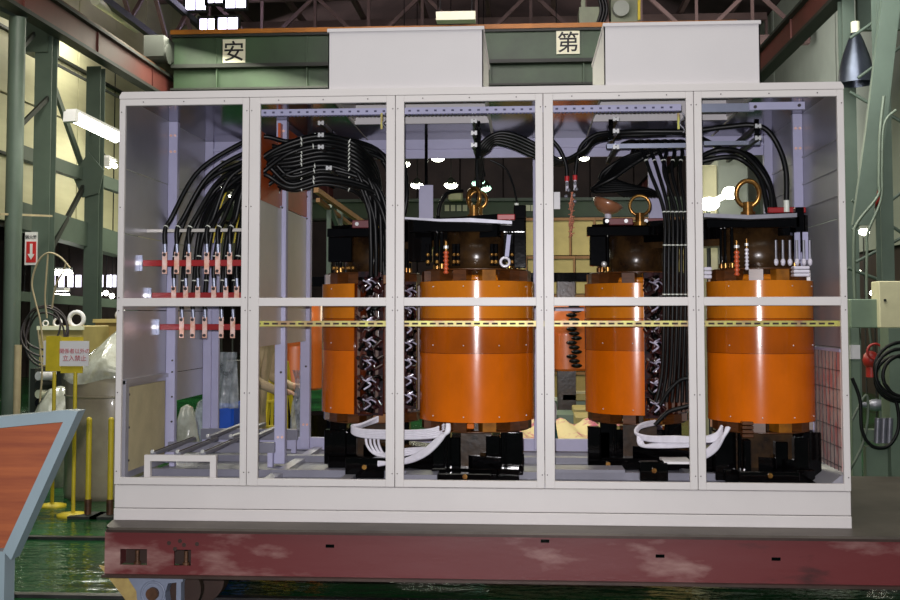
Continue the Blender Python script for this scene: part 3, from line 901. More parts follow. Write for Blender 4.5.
t, c, Y = stanchion(73, 517, 372, 'yellow stanchion with round base carrying the notice board', 16)
a, b = P(61, 373, Y), P(83, 337, Y)
MB().box((a.x, Y - .01, a.z), (b.x, Y + .01, b.z)).build('board', 'yellow_paint', t)
a, b = P(60, 366, Y - .02), P(89, 341, Y - .02)
MB().box((a.x, Y - .03, a.z), (b.x, Y - .012, b.z)).build('notice', 'sign_white', t)
text_mesh('関係者以外の', .043, 'ink_red', t, P(74.5, 351, Y - .035), offset=0)
text_mesh('立入禁止', .05, 'ink_red', t, P(74.5, 358, Y - .035), offset=0)
t, c, Y = stanchion(52, 508, 372, 'yellow stanchion with round base and bare yellow board, further back', 14)
a, b = P(46, 371, Y), P(61, 336, Y)
MB().box((a.x, Y - .01, a.z), (b.x, Y + .01, b.z)).build('board', 'yellow_paint', t)
MB().box((a.x - .03, Y + .011, a.z + .05), (a.x + .02, Y + .02, b.z - .04)).build('notice', 'sign_white', t)
for i, px in enumerate((88, 110)):
    Y = 2.9
    c = P(px, 500, Y)
    zt = P(px, 420, Y).z
    t = thing('barrier_post', ('left' if i == 0 else 'right') + ' short thick yellow barrier post in front of the wrapped drum', 'post', (c.x, Y, FZ))
    MB().cyl((c.x, Y, FZ + .12), (c.x, Y, zt), .022, 12).build('pole', 'yellow_paint', t)
    MB().cyl((c.x, Y, FZ), (c.x, Y, FZ + .14), .028, 12).build('foot', 'rust', t)
    MB().box((c.x - .12, Y - .12, FZ), (c.x + .12, Y + .12, FZ + .02)).build('base', 'struct_dark', t)
    MB().ball((c.x, Y, zt), .024).build('cap', 'yellow_paint', t)
dY = 4.0
cdx = P(112, 430, dY).x
dr = thing('wrapped_drum', 'tall grey-beige drum with clear film over its top, left of the cabinet', 'drum', (cdx, dY, FZ))
zt = P(100, 370, dY - .4).z
MB().lathe(cdx, dY, [(0, FZ), (.40, FZ), (.41, FZ + .05), (.40, FZ + .7), (.41, zt - .12), (.36, zt), (0, zt + .01)], 32).build('shell', 'drum_grey', dr)
MB().ring((cdx, dY, FZ + .9), .405, .012, (0, 0, 1), 32).build('hoop', 'drum_grey', dr)
mb = MB()
seg = 28
prof = [(.43, zt - .1), (.425, zt - .04), (.38, zt + .03), (.25, zt + .14), (.12, zt + .25), (.02, zt + .34)]
vs = []
for j, (r, z) in enumerate(prof):
    for i in range(seg):
        tt = 2 * PI * i / seg
        rr = r * (1 + .04 * math.sin(5 * tt + j) + .03 * math.sin(9 * tt + 2 * j))
        vs.append((cdx + .08 * j / 5 + rr * math.cos(tt), dY + rr * math.sin(tt), z + .03 * math.sin(4 * tt + j)))
mb.add(vs, [(j * seg + i, j * seg + (i + 1) % seg, (j + 1) * seg + (i + 1) % seg, (j + 1) * seg + i) for j in range(5) for i in range(seg)], True)
mb.build('film', 'plastic_film', dr)


def bag(cx_, cy_, z0, z1, r, label, m='plastic_film', name='plastic_bag', ph=0.0, sy=1.0):
    mb = MB(); seg = 24; vs = []
    prof = [(.9, 0), (1, .12), (1, .35), (.9, .6), (.68, .82), (.35, .97), (.05, 1)]
    for j, (r_, h) in enumerate(prof):
        for i in range(seg):
            tt = 2 * PI * i / seg
            rr = r * r_ * (1 + .12 * math.sin(4 * tt + j * .8 + ph) + .07 * math.sin(7 * tt - j + ph))
            vs.append((cx_ + rr * math.cos(tt) + .1 * r * h, cy_ + sy * rr * math.sin(tt), z0 + (z1 - z0) * h))
    mb.add(vs, [(j * seg + i, j * seg + (i + 1) % seg, (j + 1) * seg + (i + 1) % seg, (j + 1) * seg + i) for j in range(6) for i in range(seg)], True)
    mb.add(vs[:seg], [tuple(range(seg))[::-1]])
    return tag(mb.build(name, m), label, 'bag')


c = P(56, 470, 4.6)
bag(c.x, 4.6, FZ, P(56, 386, 4.6).z, .3, 'pale cream plastic bag behind the yellow stanchions', 'plastic_film')
# crates and equipment further back at left
a, b = P(38, 395, 8.0), P(83, 326, 8.0)
eq = thing('wooden_crate', 'cream crate with white fittings on top, behind the coiled hose', 'crate', ((a.x + b.x) / 2, 8, FZ))
MB().box((a.x, 8, FZ), (b.x, 8.9, b.z), .01).build('box', 'crate_cream', eq)
MB().box((a.x - .02, 7.97, b.z - .05), (b.x + .02, 8.0, b.z)).build('batten', 'sign_cream', eq)
for (px, r, mm) in ((44, .035, 'sign_white'), (56, .05, 'sign_white'), (75, .095, 'sign_white')):
    c = P(px, 320, 8.05)
    MB().ring((c.x, 8.1, b.z + r * .9), r, r * .3, (0, 1, 0), 20).build('ring', mm, eq)
a, b = P(94, 385, 9.0), P(135, 319, 9.0)
eq = thing('wooden_crate', 'tan crate directly left of the cabinet edge, behind the drum', 'crate', ((a.x + b.x) / 2, 9, FZ))
MB().box((a.x, 9, FZ), (b.x, 9.9, b.z), .01).build('box', 'crate_tan', eq)
MB().box((a.x - .02, 8.97, b.z - .05), (b.x + .02, 9.0, b.z)).build('batten', 'crate_cream', eq)
c = P(112, 314, 8.95)
MB().ball((c.x, 9.3, b.z + .05), .09).build('knob', 'sign_white', eq)
eq = thing('pipe_rack', 'rack of white pipes and dark fittings low behind the stanchions', 'rack', (P(48, 400, 6.5).x, 6.5, FZ))
for i in range(4):
    MB().cyl(P(38, 376 + i * 9, 6.5), P(66, 376 + i * 9, 6.9), .05, 12).build('pipe', ('sign_white', 'struct_dark', 'sign_cream', 'varnish_black')[i], eq)
for px in (38, 64):
    c = P(px, 400, 6.7)
    MB().box((c.x - .03, 6.55, FZ), (c.x + .03, 6.95, P(px, 368, 6.7).z)).build('post', 'struct_dark', eq)
tag(MB().cyl(P(18, 345, 9.0), (P(18, 345, 9.0).x, 9.0, FZ), .05, 10).build('pipe', 'rope_tan'), 'thin tan upright pipe beside the leftmost column', 'pipe')
# coiled hose hung on the column B
ccL = thing('cable_coil', 'grey cable hung in a coil left of the yellow notice boards', 'cable', P(44, 360, 6.5))
for i, (cx_, cy_, rx, ry) in enumerate(((44, 332, 24, 25), (47, 335, 22, 30), (42, 328, 19, 22), (45, 340, 20, 28))):
    Y = 6.4 + i * .05
    k = (Y - CY) / F_PX
    c = P(cx_, cy_, Y)
    MB().tube([c + Vector((rx * k * math.cos(q), .03 * math.sin(3 * q), ry * k * math.sin(q))) for q in [2 * PI * i_ / 40 for i_ in range(40)]], .012, 6, True).build('cable_turn', 'bolt_dark', ccL)
for i, pts in enumerate(([(43, 345), (40, 320), (35, 300), (32, 282), (38, 262), (48, 253), (60, 257), (70, 268)], [(47, 318), (45, 300), (46, 280), (48, 254)], [(52, 308), (56, 285), (64, 270), (66, 262)], [(38, 330), (42, 370), (40, 400), (41, 415), (36, 440)])):
    tag(MB().tube(spline([P(x, y, 6.2) for x, y in pts], 8), .011, 6).build('rope', 'rope_tan'), ('longest tan cord looping above the grey cable coil', 'straight tan cord hanging in the middle above the coil', 'short tan cord at the right above the coil', 'tan cord hanging down from the grey cable coil')[i], 'rope')
# blue machine and clear film seen through the lower left opening
a, b = P(214, 440, 2.6), P(234, 350, 2.6)
bm = thing('blue_machine', 'blue machine under clear film seen through the left opening', 'machine', ((a.x + b.x) / 2, 2.8, FZ))
MB().box((a.x, 2.6, FZ), (b.x, 3.1, P(220, 404, 2.6).z), .02).build('body', 'blue_paint', bm)
mb = MB(); vs = []
for j in range(9):
    for i in range(11):
        z = P(224, 352 + j * 7, 2.6).z
        vs.append((a.x - .03 + (b.x - a.x + .07) * i / 10, 2.57 + .03 * math.sin(i * 1.7 + j * .5), z))
mb.add(vs, [(j * 11 + i, j * 11 + i + 1, (j + 1) * 11 + i + 1, (j + 1) * 11 + i) for j in range(8) for i in range(10)], True)
mb.build('film', 'plastic_clear', bm)
MB().box((a.x + .03, 2.7, P(220, 405, 2.6).z), (b.x - .04, 3.0, P(220, 362, 2.6).z)).build('upper_body', 'struct_dark', bm)
bag(P(183, 440, 2.2).x, 2.25, P(183, 462, 2.2).z - .35, P(183, 405, 2.2).z, .12, 'translucent bag seen through the gap low in the left side wall', 'plastic_film', ph=1.)
bag(P(203, 440, 2.9).x, 2.9, FZ, P(203, 398, 2.9).z, .14, 'crumpled clear plastic beside the blue machine', 'plastic_clear', ph=2.)
tag(MB().box((P(170, 470, 2.05).x, 2.05, FZ), (P(196, 470, 2.05).x, 2.5, P(183, 462, 2.2).z - .352)).build('low_stand', 'crate_tan'), 'low tan stand carrying the translucent bag behind the cabinet', 'stand')

# ---- green bench things behind partition : ladder, white canister, grey duct, orange board
lx = P(273, 400, 4.0).x
ld = thing('step_ladder', 'yellow step ladder standing beside the worker behind the cabinet', 'ladder', (lx, 4.2, FZ))
zt = P(273, 362, 4.2).z
for sx in (-1, 1):
    MB().bar((lx + sx * .13, 4.0, FZ), (lx + sx * .06, 4.25, zt), .03, .05).build('front_rail', 'yellow_paint', ld)
    MB().bar((lx + sx * .15, 4.55, FZ), (lx + sx * .06, 4.28, zt), .025, .04).build('rear_rail', 'yellow_paint', ld)
for k in range(5):
    q = (k + .6) / 5.2
    MB().box((lx - .12 + .05 * q, 4.0 + .25 * q - .04, FZ + (zt - FZ) * q), (lx + .12 - .05 * q, 4.0 + .25 * q + .04, FZ + (zt - FZ) * q + .02)).build('tread', 'yellow_paint', ld)
a, b = P(274, 415, 4.8), P(282, 395, 4.8)
tag(MB().box((a.x, 4.8, a.z), (b.x, 5.1, b.z), .02).build('canister', 'panel_cream'), 'pale canister right of the yellow ladder', 'canister')
tag(MB().box((a.x - .1, 4.78, FZ), (b.x + .6, 5.3, a.z)).build('dark_bench', 'varnish_black'), 'dark bench under the pale canister behind the cabinet', 'bench')
a, b = P(292, 448, 2.8), P(304, 355, 2.8)
gd = thing('grey_duct', 'blue-grey perforated strip wrapped in film behind the left coil', 'duct', ((a.x + b.x) / 2, 2.8, FZ))
MB().box((P(300, 355, 2.8).x, 2.8, FZ), (P(304.5, 355, 2.8).x, 2.86, b.z)).build('strip', 'lug_grey', gd)
mb = MB(); vs = []
for j in range(16):
    for i in range(7):
        z = P(298, 370 + j * 8, 2.75).z
        vs.append((P(293, 400, 2.75).x + (.02 * math.sin(j * .7)) + .085 * i / 6, 2.72 + .03 * math.sin(i * 2. + j * 1.2), max(z, FZ)))
mb.add(vs, [(j * 7 + i, j * 7 + i + 1, (j + 1) * 7 + i + 1, (j + 1) * 7 + i) for j in range(15) for i in range(6)], True)
mb.build('film', 'plastic_clear', gd)

# ---- worker in beige (head hidden behind the partition from here)
def person():
    Y = 3.4
    X = P(253, 400, Y).x
    root = thing('person', 'person in beige work clothes and pale cap standing behind the cabinet', 'person', (X, Y, FZ))
    J = {'pelvis': (0, 0, .86), 'waist': (0.0, 0, 1.02), 'chest': (.05, 0, 1.24), 'neckb': (.09, 0, 1.38), 'neck': (.13, 0, 1.45), 'head': (.16, 0, 1.55), 'crown': (.17, 0, 1.65),
         'hipL': (0, .09, .82), 'kneeL': (.03, .1, .46), 'ankL': (-.04, .1, .09), 'toeL': (.12, .1, .04),
         'hipR': (0, -.09, .82), 'kneeR': (.06, -.1, .46), 'ankR': (.03, -.1, .09), 'toeR': (.19, -.1, .04),
         'shL': (.08, .17, 1.34), 'elL': (.1, .24, 1.08), 'wrL': (.3, .18, 1.0), 'haL': (.38, .16, 1.0),
         'shR': (.08, -.17, 1.34), 'elR': (.06, -.25, 1.08), 'wrR': (.27, -.2, .98), 'haR': (.35, -.18, .98)}
    Rr = {'pelvis': (.15, .12), 'waist': (.13, .11), 'chest': (.16, .12), 'neckb': (.09, .08), 'neck': (.055, .055), 'head': (.085, .095), 'crown': (.06, .065), 'hipL': (.095, .095), 'kneeL': (.07, .07), 'ankL': (.055, .055), 'toeL': (.045, .035),
          'shL': (.07, .07), 'elL': (.052, .052), 'wrL': (.035, .035), 'haL': (.035, .02)}
    for k in list(Rr):
        if k.endswith('L'):
            Rr[k[:-1] + 'R'] = Rr[k]
    names = list(J)
    E = [('pelvis', 'waist'), ('waist', 'chest'), ('chest', 'neckb'), ('neckb', 'neck'), ('neck', 'head'), ('head', 'crown')]
    for s_ in 'LR':
        E += [('pelvis', 'hip' + s_), ('hip' + s_, 'knee' + s_), ('knee' + s_, 'ank' + s_), ('ank' + s_, 'toe' + s_), ('chest', 'sh' + s_), ('sh' + s_, 'el' + s_), ('el' + s_, 'wr' + s_), ('wr' + s_, 'ha' + s_)]
        w_ = Vector(J['ha' + s_])
        for q in range(4):
            b_ = 'f%s%da' % (s_, q); c_ = 'f%s%db' % (s_, q)
            L_ = (.04, .05, .045, .035)[q]
            J[b_] = w_ + Vector((L_ * .6, (q - 1.5) * .02, -.005)); J[c_] = w_ + Vector((L_ * 1.3, (q - 1.5) * .022, -.03))
            Rr[b_] = (.009, .009); Rr[c_] = (.008, .008)
            E += [('ha' + s_, b_), (b_, c_)]
        J['t' + s_] = w_ + Vector((.0, .045 if s_ == 'R' else -.045, -.01)); Rr['t' + s_] = (.01, .01)
        E.append(('ha' + s_, 't' + s_))
    names = list(J)
    me = bpy.data.meshes.new('body')
    me.from_pydata([tuple(J[n_]) for n_ in names], [(names.index(a_), names.index(b_)) for a_, b_ in E], [])
    o = bpy.data.objects.new('body', me)
    COL.objects.link(o)
    sk = o.modifiers.new('skin', 'SKIN')
    for i, n_ in enumerate(names):
        me.skin_vertices[0].data[i].radius = Rr[n_]
    me.skin_vertices[0].data[0].use_root = True
    sb = o.modifiers.new('sub', 'SUBSURF'); sb.levels = 2; sb.render_levels = 2
    dg = bpy.context.evaluated_depsgraph_get()
    m2 = bpy.data.meshes.new_from_object(o.evaluated_get(dg))
    bpy.data.objects.remove(o)
    m2.materials.clear()
    for k in ('work_beige', 'skin', 'ink_black'):
        m2.materials.append(M[k])
    for p in m2.polygons:
        c_ = p.center
        p.material_index = 1 if (c_.z > 1.44 or (c_.x > .31 and c_.z > .9)) else (2 if c_.z < .1 else 0)
        p.use_smooth = True
    body = bpy.data.objects.new('body', m2)
    COL.objects.link(body)
    body.parent = root
    L_ = Vector((X, Y, FZ))
    MB().ball(L_ + Vector((.155, 0, 1.635)), .105, 1.1, .95, .75, 16, 8).build('cap', 'cap_white', root)
    mb = MB(); mb.prism([L_ + Vector(v) for v in ((.2, -.08, 1.615), (.33, -.06, 1.6), (.35, 0, 1.6), (.33, .06, 1.6), (.2, .08, 1.615))], (0, 0, .012))
    mb.build('cap_peak', 'cap_white', root)
    MB().ball(L_ + Vector((.12, 0, 1.57)), .09, .9, 1, .9, 14, 8).build('hair', 'hair_dark', root)
    for s_ in (-1, 1):
        MB().ball(L_ + Vector((.245, s_ * .032, 1.575)), .011).build('eye', 'ink_black', root)
        MB().ball(L_ + Vector((.155, s_ * .092, 1.56)), .022, .7, .35, 1.1).build('ear', 'skin', root)
    MB().ball(L_ + Vector((.258, 0, 1.55)), .014, 1.1, .8, 1.3).build('nose', 'skin', root)
    MB().ball(L_ + Vector((.243, 0, 1.517)), .018, .4, 1.2, .3).build('mouth', 'hose_red', root)


person()

# ---- foreground left: blue framed plywood
fb = thing('panel_frame', 'pale blue framed plywood panel in the near left corner, narrowing downward', 'panel', (P(30, 600, -2.4).x, -2.4, FZ))
Y = -2.4
MB().bar(P(-40, 424, Y + .01), P(70, 414, Y + .01), .06, .028).build('top_rail', 'frame_blue', fb)
MB().prism([P(-40, 421, Y - .05), P(66, 410, Y - .05), P(77, 411, Y - .05), P(66, 421.5, Y - .05), P(-40, 432, Y - .05)], (0, .03, 0)).build('top_edge', 'frame_blue', fb)
MB().prism([P(78, 411, Y - .051), P(68, 410.5, Y - .051), P(62, 424, Y - .051), P(3, 551, Y - .05), P(11, 560, Y - .05)], (0, .06, 0)).build('side_rail', 'frame_blue', fb)
a, b = P(1, 548, Y), P(10.5, 640, Y)
MB().box((a.x, Y - .05, FZ), (b.x, Y + .02, a.z)).build('leg', 'frame_blue', fb)
MB().prism([P(-40, 431, Y), P(67, 422, Y), P(4, 552, Y), P(-40, 552, Y)], (0, .012, 0)).build('plywood', 'ply_red', fb)
MB().prism([P(-40, 552, Y), P(2, 552, Y), P(2, 640, Y), P(-40, 640, Y)], (0, .012, 0)).build('plywood', 'ply_red', fb)

# ================================================================== CART + RAILS
for i, yy in enumerate((0.42, 2.02)):
    tr_ = structure(MB().box((-9, yy - .03, FZ), (12, yy + .03, FZ + .02)).build('trim_%d' % (i + 1), 'rail_steel'))
ct = thing('transfer_cart', 'low dark red steel rail cart with steel deck carrying the cabinet', 'cart', (3.2, .8, FZ))
MB().prism([(.05, -.2, -.012), (.02, -.15, -.012), (-.005, .0, -.012), (-.005, 1.88, -.012), (7, 1.88, -.012), (7, -.2, -.012)], (0, 0, .012)).build('deck', 'deck_steel', ct)
MB().box((.03, -.185, -.028), (7, -.16, -.012)).build('deck_edge', 'cart_edge', ct)


# front beam web with two cut-outs
def px_x(px, py, Y):
    return P(px, py, Y).x


YB = -.17
h1 = (px_x(120, 556, YB), px_x(147, 556, YB)); h2 = (px_x(174, 556, YB), px_x(191, 556, YB))
zb0, zb1 = -.243, -.028
zh0, zh1 = P(130, 565, YB).z, P(130, 549, YB).z
mb = MB()
segs = [(.02, h1[0]), (h1[1], h2[0]), (h2[1], 7)]
for a_, b_ in segs:
    mb.box((a_, YB, zb0), (b_, YB + .012, zb1))
for a_, b_ in (h1, h2):
    mb.box((a_, YB, zh1), (b_, YB + .012, zb1)); mb.box((a_, YB, zb0), (b_, YB + .012, zh0))
mb.build('front_web', 'cart_red', ct)
MB().box((.015, YB - .03, -.257), (7, YB + .1, -.2435)).build('bottom_flange', 'cart_edge', ct)
MB().box((.02, YB + .013, -.24), (.035, 1.85, -.03)).build('end_plate', 'cart_red', ct)
MB().box((.016, 1.83, -.25), (7, 1.85, -.03)).build('rear_web', 'cart_red', ct)
MB().box((0.02, .1, -.25), (7, .16, -.02)).build('inner_beam', 'cart_edge', ct)
for a_, b_ in (h1, h2):
    xm = (a_ + b_) / 2 + .01
    MB().cyl((xm, YB + .03, zh0 - .02), (xm, YB + .03, zh0 + .07), .011, 8).build('bolt', 'rust', ct)
    MB().cyl((xm, YB + .03, zh0 - .005), (xm, YB + .03, zh0 + .012), .02, 6).build('nut', 'rust', ct)
for px, py in ((169, 543), (180, 541), (184, 545), (197, 544), (175, 549)):
    c = P(px, py, YB - .001)
    MB().cyl((c.x, YB - .002, c.z), (c.x, YB, c.z), .011, 10).build('burn_mark', 'cart_edge', ct)
for px, py in ((545, 541), (660, 556), (776, 559), (330, 546)):
    c = P(px, py, YB - .001)
    MB().box((c.x - .022, YB - .004, c.z - .008), (c.x + .022, YB, c.z + .008)).build('slot_mark', 'varnish_black', ct)
# wheel box
for wx in (P(155, 590, -.1).x, 5.5):
    zc = P(155, 592, -.1).z
    s = 1 / 191.
    poly = [(-27, 18), (30, 18), (30, 12), (15, 10), (12, 0), (15, -20), (-15, -20), (-17, 2), (-24, 12)]
    MB().prism([(wx + x * s, -.13, zc + z * s) for x, z in poly], (0, .08, 0)).build('bearing_housing', 'bearing_grey', ct)
    MB().cyl((wx, -.15, zc), (wx, -.12, zc), .033, 20).build('axle_end', 'rust', ct)
    MB().ring((wx, -.13, zc), .06, .007, (0, 1, 0), 24).build('cover_ring', 'bearing_grey', ct)
    MB().cyl((wx + .11, .33, FZ + .14), (wx + .11, .46, FZ + .14), .14, 32).build('wheel', 'cart_edge', ct)
    MB().cyl((wx + .1, .0, zc - .01), (wx + .1, .06, zc - .01), .115, 32).build('wheel', 'cart_edge', ct)
    MB().box((wx + .12, -.12, zc - .12), (wx + .145, -.06, zc + .06)).build('bearing_rib', 'bearing_grey', ct)
pc = [P(99, 566, .25), P(133, 572, .25), P(146, 620, .25), P(137, 620, .25)]
tag(MB().prism([P(99, 565.5, .0), P(132, 573, .0), P(141, 606, -.02), P(127, 602, -.02)], (0, .012, 0)).build('cardboard_sheet', 'cardboard'), 'torn tan cardboard sheet wedged beside the wheel under the cart', 'cardboard')

# ================================================================== CABINET
W, H, D = 3.870, 2.30, 1.62
DIV = (0.720, 1.514, 2.303, 3.094)
cab = thing('electrical_cabinet', 'large light grey five-bay electrical cabinet with open front standing on the cart', 'cabinet', (W / 2, D / 2, 0))
MB().box((0, 0, .0), (W, .03, .062), .003).build('plinth_strip', 'paint_beige', cab)
MB().box((0.002, .002, .065), (W - .002, .03, .187), .003).build('plinth', 'paint_beige', cab)
MB().box((0, .03, 0), (.03, D, .172)).build('plinth_side', 'paint_beige', cab)
MB().box((W - .03, .03, 0), (W, D, .172)).build('plinth_side', 'paint_beige', cab)
MB().box((.03, D - .03, 0), (W - .03, D, .172)).build('plinth_rear', 'paint_beige', cab)
bd = (0,) + DIV + (W,)
opn = ((124, 241), (259, 386), (404, 536), (554, 688), (704, 836))
ZO0, ZO1, ZM0, ZM1 = .227, 2.236, 1.143, 1.188
for i in range(5):
    x0, x1 = bd[i] + .0015, bd[i + 1] - .0015
    o0, o1 = P(opn[i][0], 300, 0).x, P(opn[i][1], 300, 0).x
    if i == 0:
        o0 = .034
    if i == 4:
        o1 = W - .036
    m_ = MB()
    m_.box((x0, -.004, .190), (o0, .02, 2.272), .002)
    m_.box((o1, -.004, .190), (x1, .02, 2.272), .002)
    m_.box((o0 - .001, -.0035, .190), (o1 + .001, .02, ZO0), .002)
    m_.box((o0 - .001, -.0035, ZO1), (o1 + .001, .02, 2.272), .002)
    m_.box((o0 - .001, -.0035, ZM0), (o1 + .001, .02, ZM1), .002)
    fr = m_.build('door_frame', 'paint_beige', cab)
    sm_ = MB()
    for xx in (x0 + .012, x1 - .012):
        for zz in (.26, .68, 1.12, 1.19, 1.68, 2.2):
            sm_.cyl((xx, -.0055, zz), (xx, -.003, zz), .0035, 6)
    for xx in (o0 + .1, (o0 + o1) / 2, o1 - .1):
        sm_.cyl((xx, -.0055, 2.255), (xx, -.003, 2.255), .0035, 6)
    sm_.build('screws', 'bolt_dark', fr, kind='stuff')
# roof edge and roof with two openings under the hoods
mb = MB()
mb.prism([(0.0, -.004, 2.274), (0.0, -.004, 2.29), (.014, -.004, 2.312), (W - .014, -.004, 2.312), (W, -.004, 2.29), (W, -.004, 2.274)], (0, .03, 0))
mb.build('roof_edge', 'paint_beige', cab)
HX = ((1.145, 1.985), (2.630, 3.448))
HY0, HY1 = .02, .98
rs = [(0, HX[0][0]), (HX[0][1], HX[1][0]), (HX[1][1], W)]
mb = MB()
for a_, b_ in rs:
    mb.box((a_ + .001, .026, 2.296), (b_ - .001, D, 2.31))
for a_, b_ in HX:
    mb.box((a_, HY1, 2.296), (b_, D, 2.31))
mb.build('roof_panel', 'paint_beige', cab)
mb = MB()
for a_, b_ in rs:
    mb.box((a_ + .02, .03, 2.288), (b_ - .01, D - .01, 2.2945))
for a_, b_ in HX:
    mb.box((a_, HY1, 2.288), (b_, D - .01, 2.2945))
mb.build('ceiling_lining', 'ceiling_sheet', cab)
for k, (a_, b_) in enumerate(HX):
    zt = 2.640 + .004 * k
    mb = MB()
    mb.box((a_, HY0, 2.31), (b_, HY0 + .006, zt)); mb.box((a_, HY1 - .006, 2.29), (b_, HY1, zt))
    mb.box((a_, HY0, 2.31), (a_ + .006, HY1, zt)); mb.box((b_ - .006, HY0, 2.31), (b_, HY1, zt))
    hd = mb.build('roof_hood', 'paint_hood', cab, label=('left' if k == 0 else 'right') + ' white rectangular roof hood of the cabinet')
    mb = MB(); mb.box((a_ - .006, HY0 - .008, zt - .014), (b_ + .006, HY1 + .008, zt + .006), .002)
    mb.build('hood_lid', 'paint_hood', hd)
    if k == 1:
        MB().ball((P(722, 20, .3).x, .3, zt + .01), .014).build('lid_knob', 'sign_cream', hd)
# side walls (four sheets each, lower rear left open on the left)
for (z0, z1, y0, y1) in ((.74, 1.12, .03, D), (1.125, 1.54, .03, D), (1.545, 1.895, .03, D), (1.90, 2.288, .03, D), (.2, .735, .03, .82), (.56, .735, .825, D)):
    MB().box((.006, y0, z0), (.018, y1 - .01, z1)).build('side_panel', 'sheet', cab)
MB().box((0, .02, .172), (.005, D, 2.29)).build('outer_skin', 'paint_beige', cab) if False else None
MB().box((.018, .10, .24), (.03, .74, .70)).build('access_board', 'board_cream', cab)
mb = MB()
mb.box((.016, .05, .2), (.04, .10, .74)); mb.box((.016, .05, .72), (.036, .8, .745))
mb.build('board_frame', 'sheet', cab)
for zz in (.3, .48, .66):
    MB().cyl((.03, .13, zz), (.034, .13, zz), .006, 8).build('rivet', 'bolt_dark', cab)
for (z0, z1) in ((.2, .92), (.925, 1.6), (1.605, 2.288)):
    MB().box((W - .018, .03, z0), (W - .006, D, z1)).build('side_panel', 'sheet', cab)
for zz in (1.72, 1.86, 2.02):
    MB().box((W - .026, .05, zz), (W - .018, D - .02, zz + .012)).build('wall_rib', 'sheet', cab)
# vent grid on the right wall: frame, mesh bars
vg = MB().box((W - .022, .08, .27), (W - .018, .62, .9)).build('vent_panel', 'vent_pink', cab)
mb = MB()
mb.box((W - .05, .62, .22), (W - .018, .66, .93)); mb.box((W - .035, .04, .9), (W - .018, .62, .915))
mb.build('vent_frame', 'lavender', vg)
for k in range(6):
    MB().box((W - .026, .08, .3 + k * .1), (W - .022, .62, .303 + k * .1)).build('vent_wire', 'bolt_dark', vg)
for k in range(7):
    MB().box((W - .026, .14 + k * .07, .27), (W - .022, .143 + k * .07, .9)).build('vent_wire', 'bolt_dark', vg)
MB().prism([(W - .12, .04, .2), (W - .018, .04, .28), (W - .018, .04, .2)], (0, .9, 0)).build('sloped_sill', 'sheet', cab)
# posts on the side walls
def post(x0, x1, y0, y1, z0=.2, z1=2.288, nm='post', bolts=True, sgn=1):
    o = MB().box((x0, y0, z0), (x1, y1, z1), .003).build(nm, 'lavender', cab)
    return o


def boltset(pts, parent, m_='bolt_bright', r=.008, d=(0, -1, 0)):
    for p in pts:
        p = Vector(p)
        MB().cyl(p, p + Vector(d) * .008, r, 8).build('bolt', m_, parent)


pL = post(.018, .075, .78, .83)
boltset([(.035, .78, 2.2), (.06, .78, 2.2), (.035, .78, 2.1), (.06, .78, 2.1)], pL, 'copper')
boltset([(.06, .78, z) for z in (.3, .45, .6, .75, .82)], pL, 'bolt_dark', .006)
post(.018, .075, D - .06, D - .01)
pR = post(W - .075, W - .018, .78, .83)
boltset([(W - .035, .78, 2.2), (W - .06, .78, 2.2), (W - .035, .78, 2.08), (W - .06, .78, 2.08)], pR, 'copper')
post(W - .075, W - .018, D - .06, D - .01)
# partition between bay one and two
XP = DIV[0]
MB().box((XP - .008, .05, .92), (XP + .008, D - .05, 1.75)).build('partition_panel', 'wall_sheet', cab)
pb = MB()
for (y0, y1, z0, z1) in ((.05, .72, 1.74, 2.13), (.72, D - .06, 1.76, 2.26)):
    pb.box((XP - .006, y0, z0), (XP + .01, y1, z1))
pb.build('cable_board', 'board_brown', cab)
for (y0, y1) in ((.78, .84), (D - .07, D - .01)):
    po = post(XP - .03, XP + .035, y0, y1)
    boltset([(XP + .01, y0, z) for z in (.75, 1.2, 1.75, 1.9)], po, 'bolt_dark', .007)
    boltset([(XP - .012, y0, 2.22), (XP + .016, y0, 2.22), (XP - .012, y0, 2.1), (XP + .016, y0, 2.1)], po, 'copper')
    boltset([(XP - .005, y0, .36), (XP + .02, y0, .36)], po, 'copper')
# rear frame
mb = MB()
mb.box((.075, D - .03, 2.16), (W - .075, D - .005, 2.288)); mb.box((.075, D - .05, 2.22), (W - .075, D - .03, 2.235))
mb.build('rear_top_beam', 'lavender', cab)
MB().box((.075, D - .04, .19), (W - .075, D - .005, .27)).build('rear_bottom_beam', 'lavender', cab)
MB().box((.075, D - .04, .27), (.12, D - .005, 2.16)).build('rear_stile', 'lavender', cab)
post(DIV[2] - .04, DIV[2] + .04, D - .06, D - .01)
post(DIV[3] - .06, DIV[3] + .06, D - .06, D - .01)
a, b = P(419, 227, 1.4), P(433, 185, 1.4)
MB().box((a.x, 1.4, a.z), (b.x, 1.42, b.z)).build('hanging_plate', 'lavender', cab)
MB().box(((a.x + b.x) / 2 - .01, 1.41, b.z), ((a.x + b.x) / 2 + .01, 1.43, 2.288)).build('plate_hanger', 'varnish_black', cab)
a, b = P(554, 209, .5), P(560, 192, .5)
MB().box((a.x - .1, .5, a.z), (b.x, .52, b.z)).build('small_plate', 'sign_white', cab)
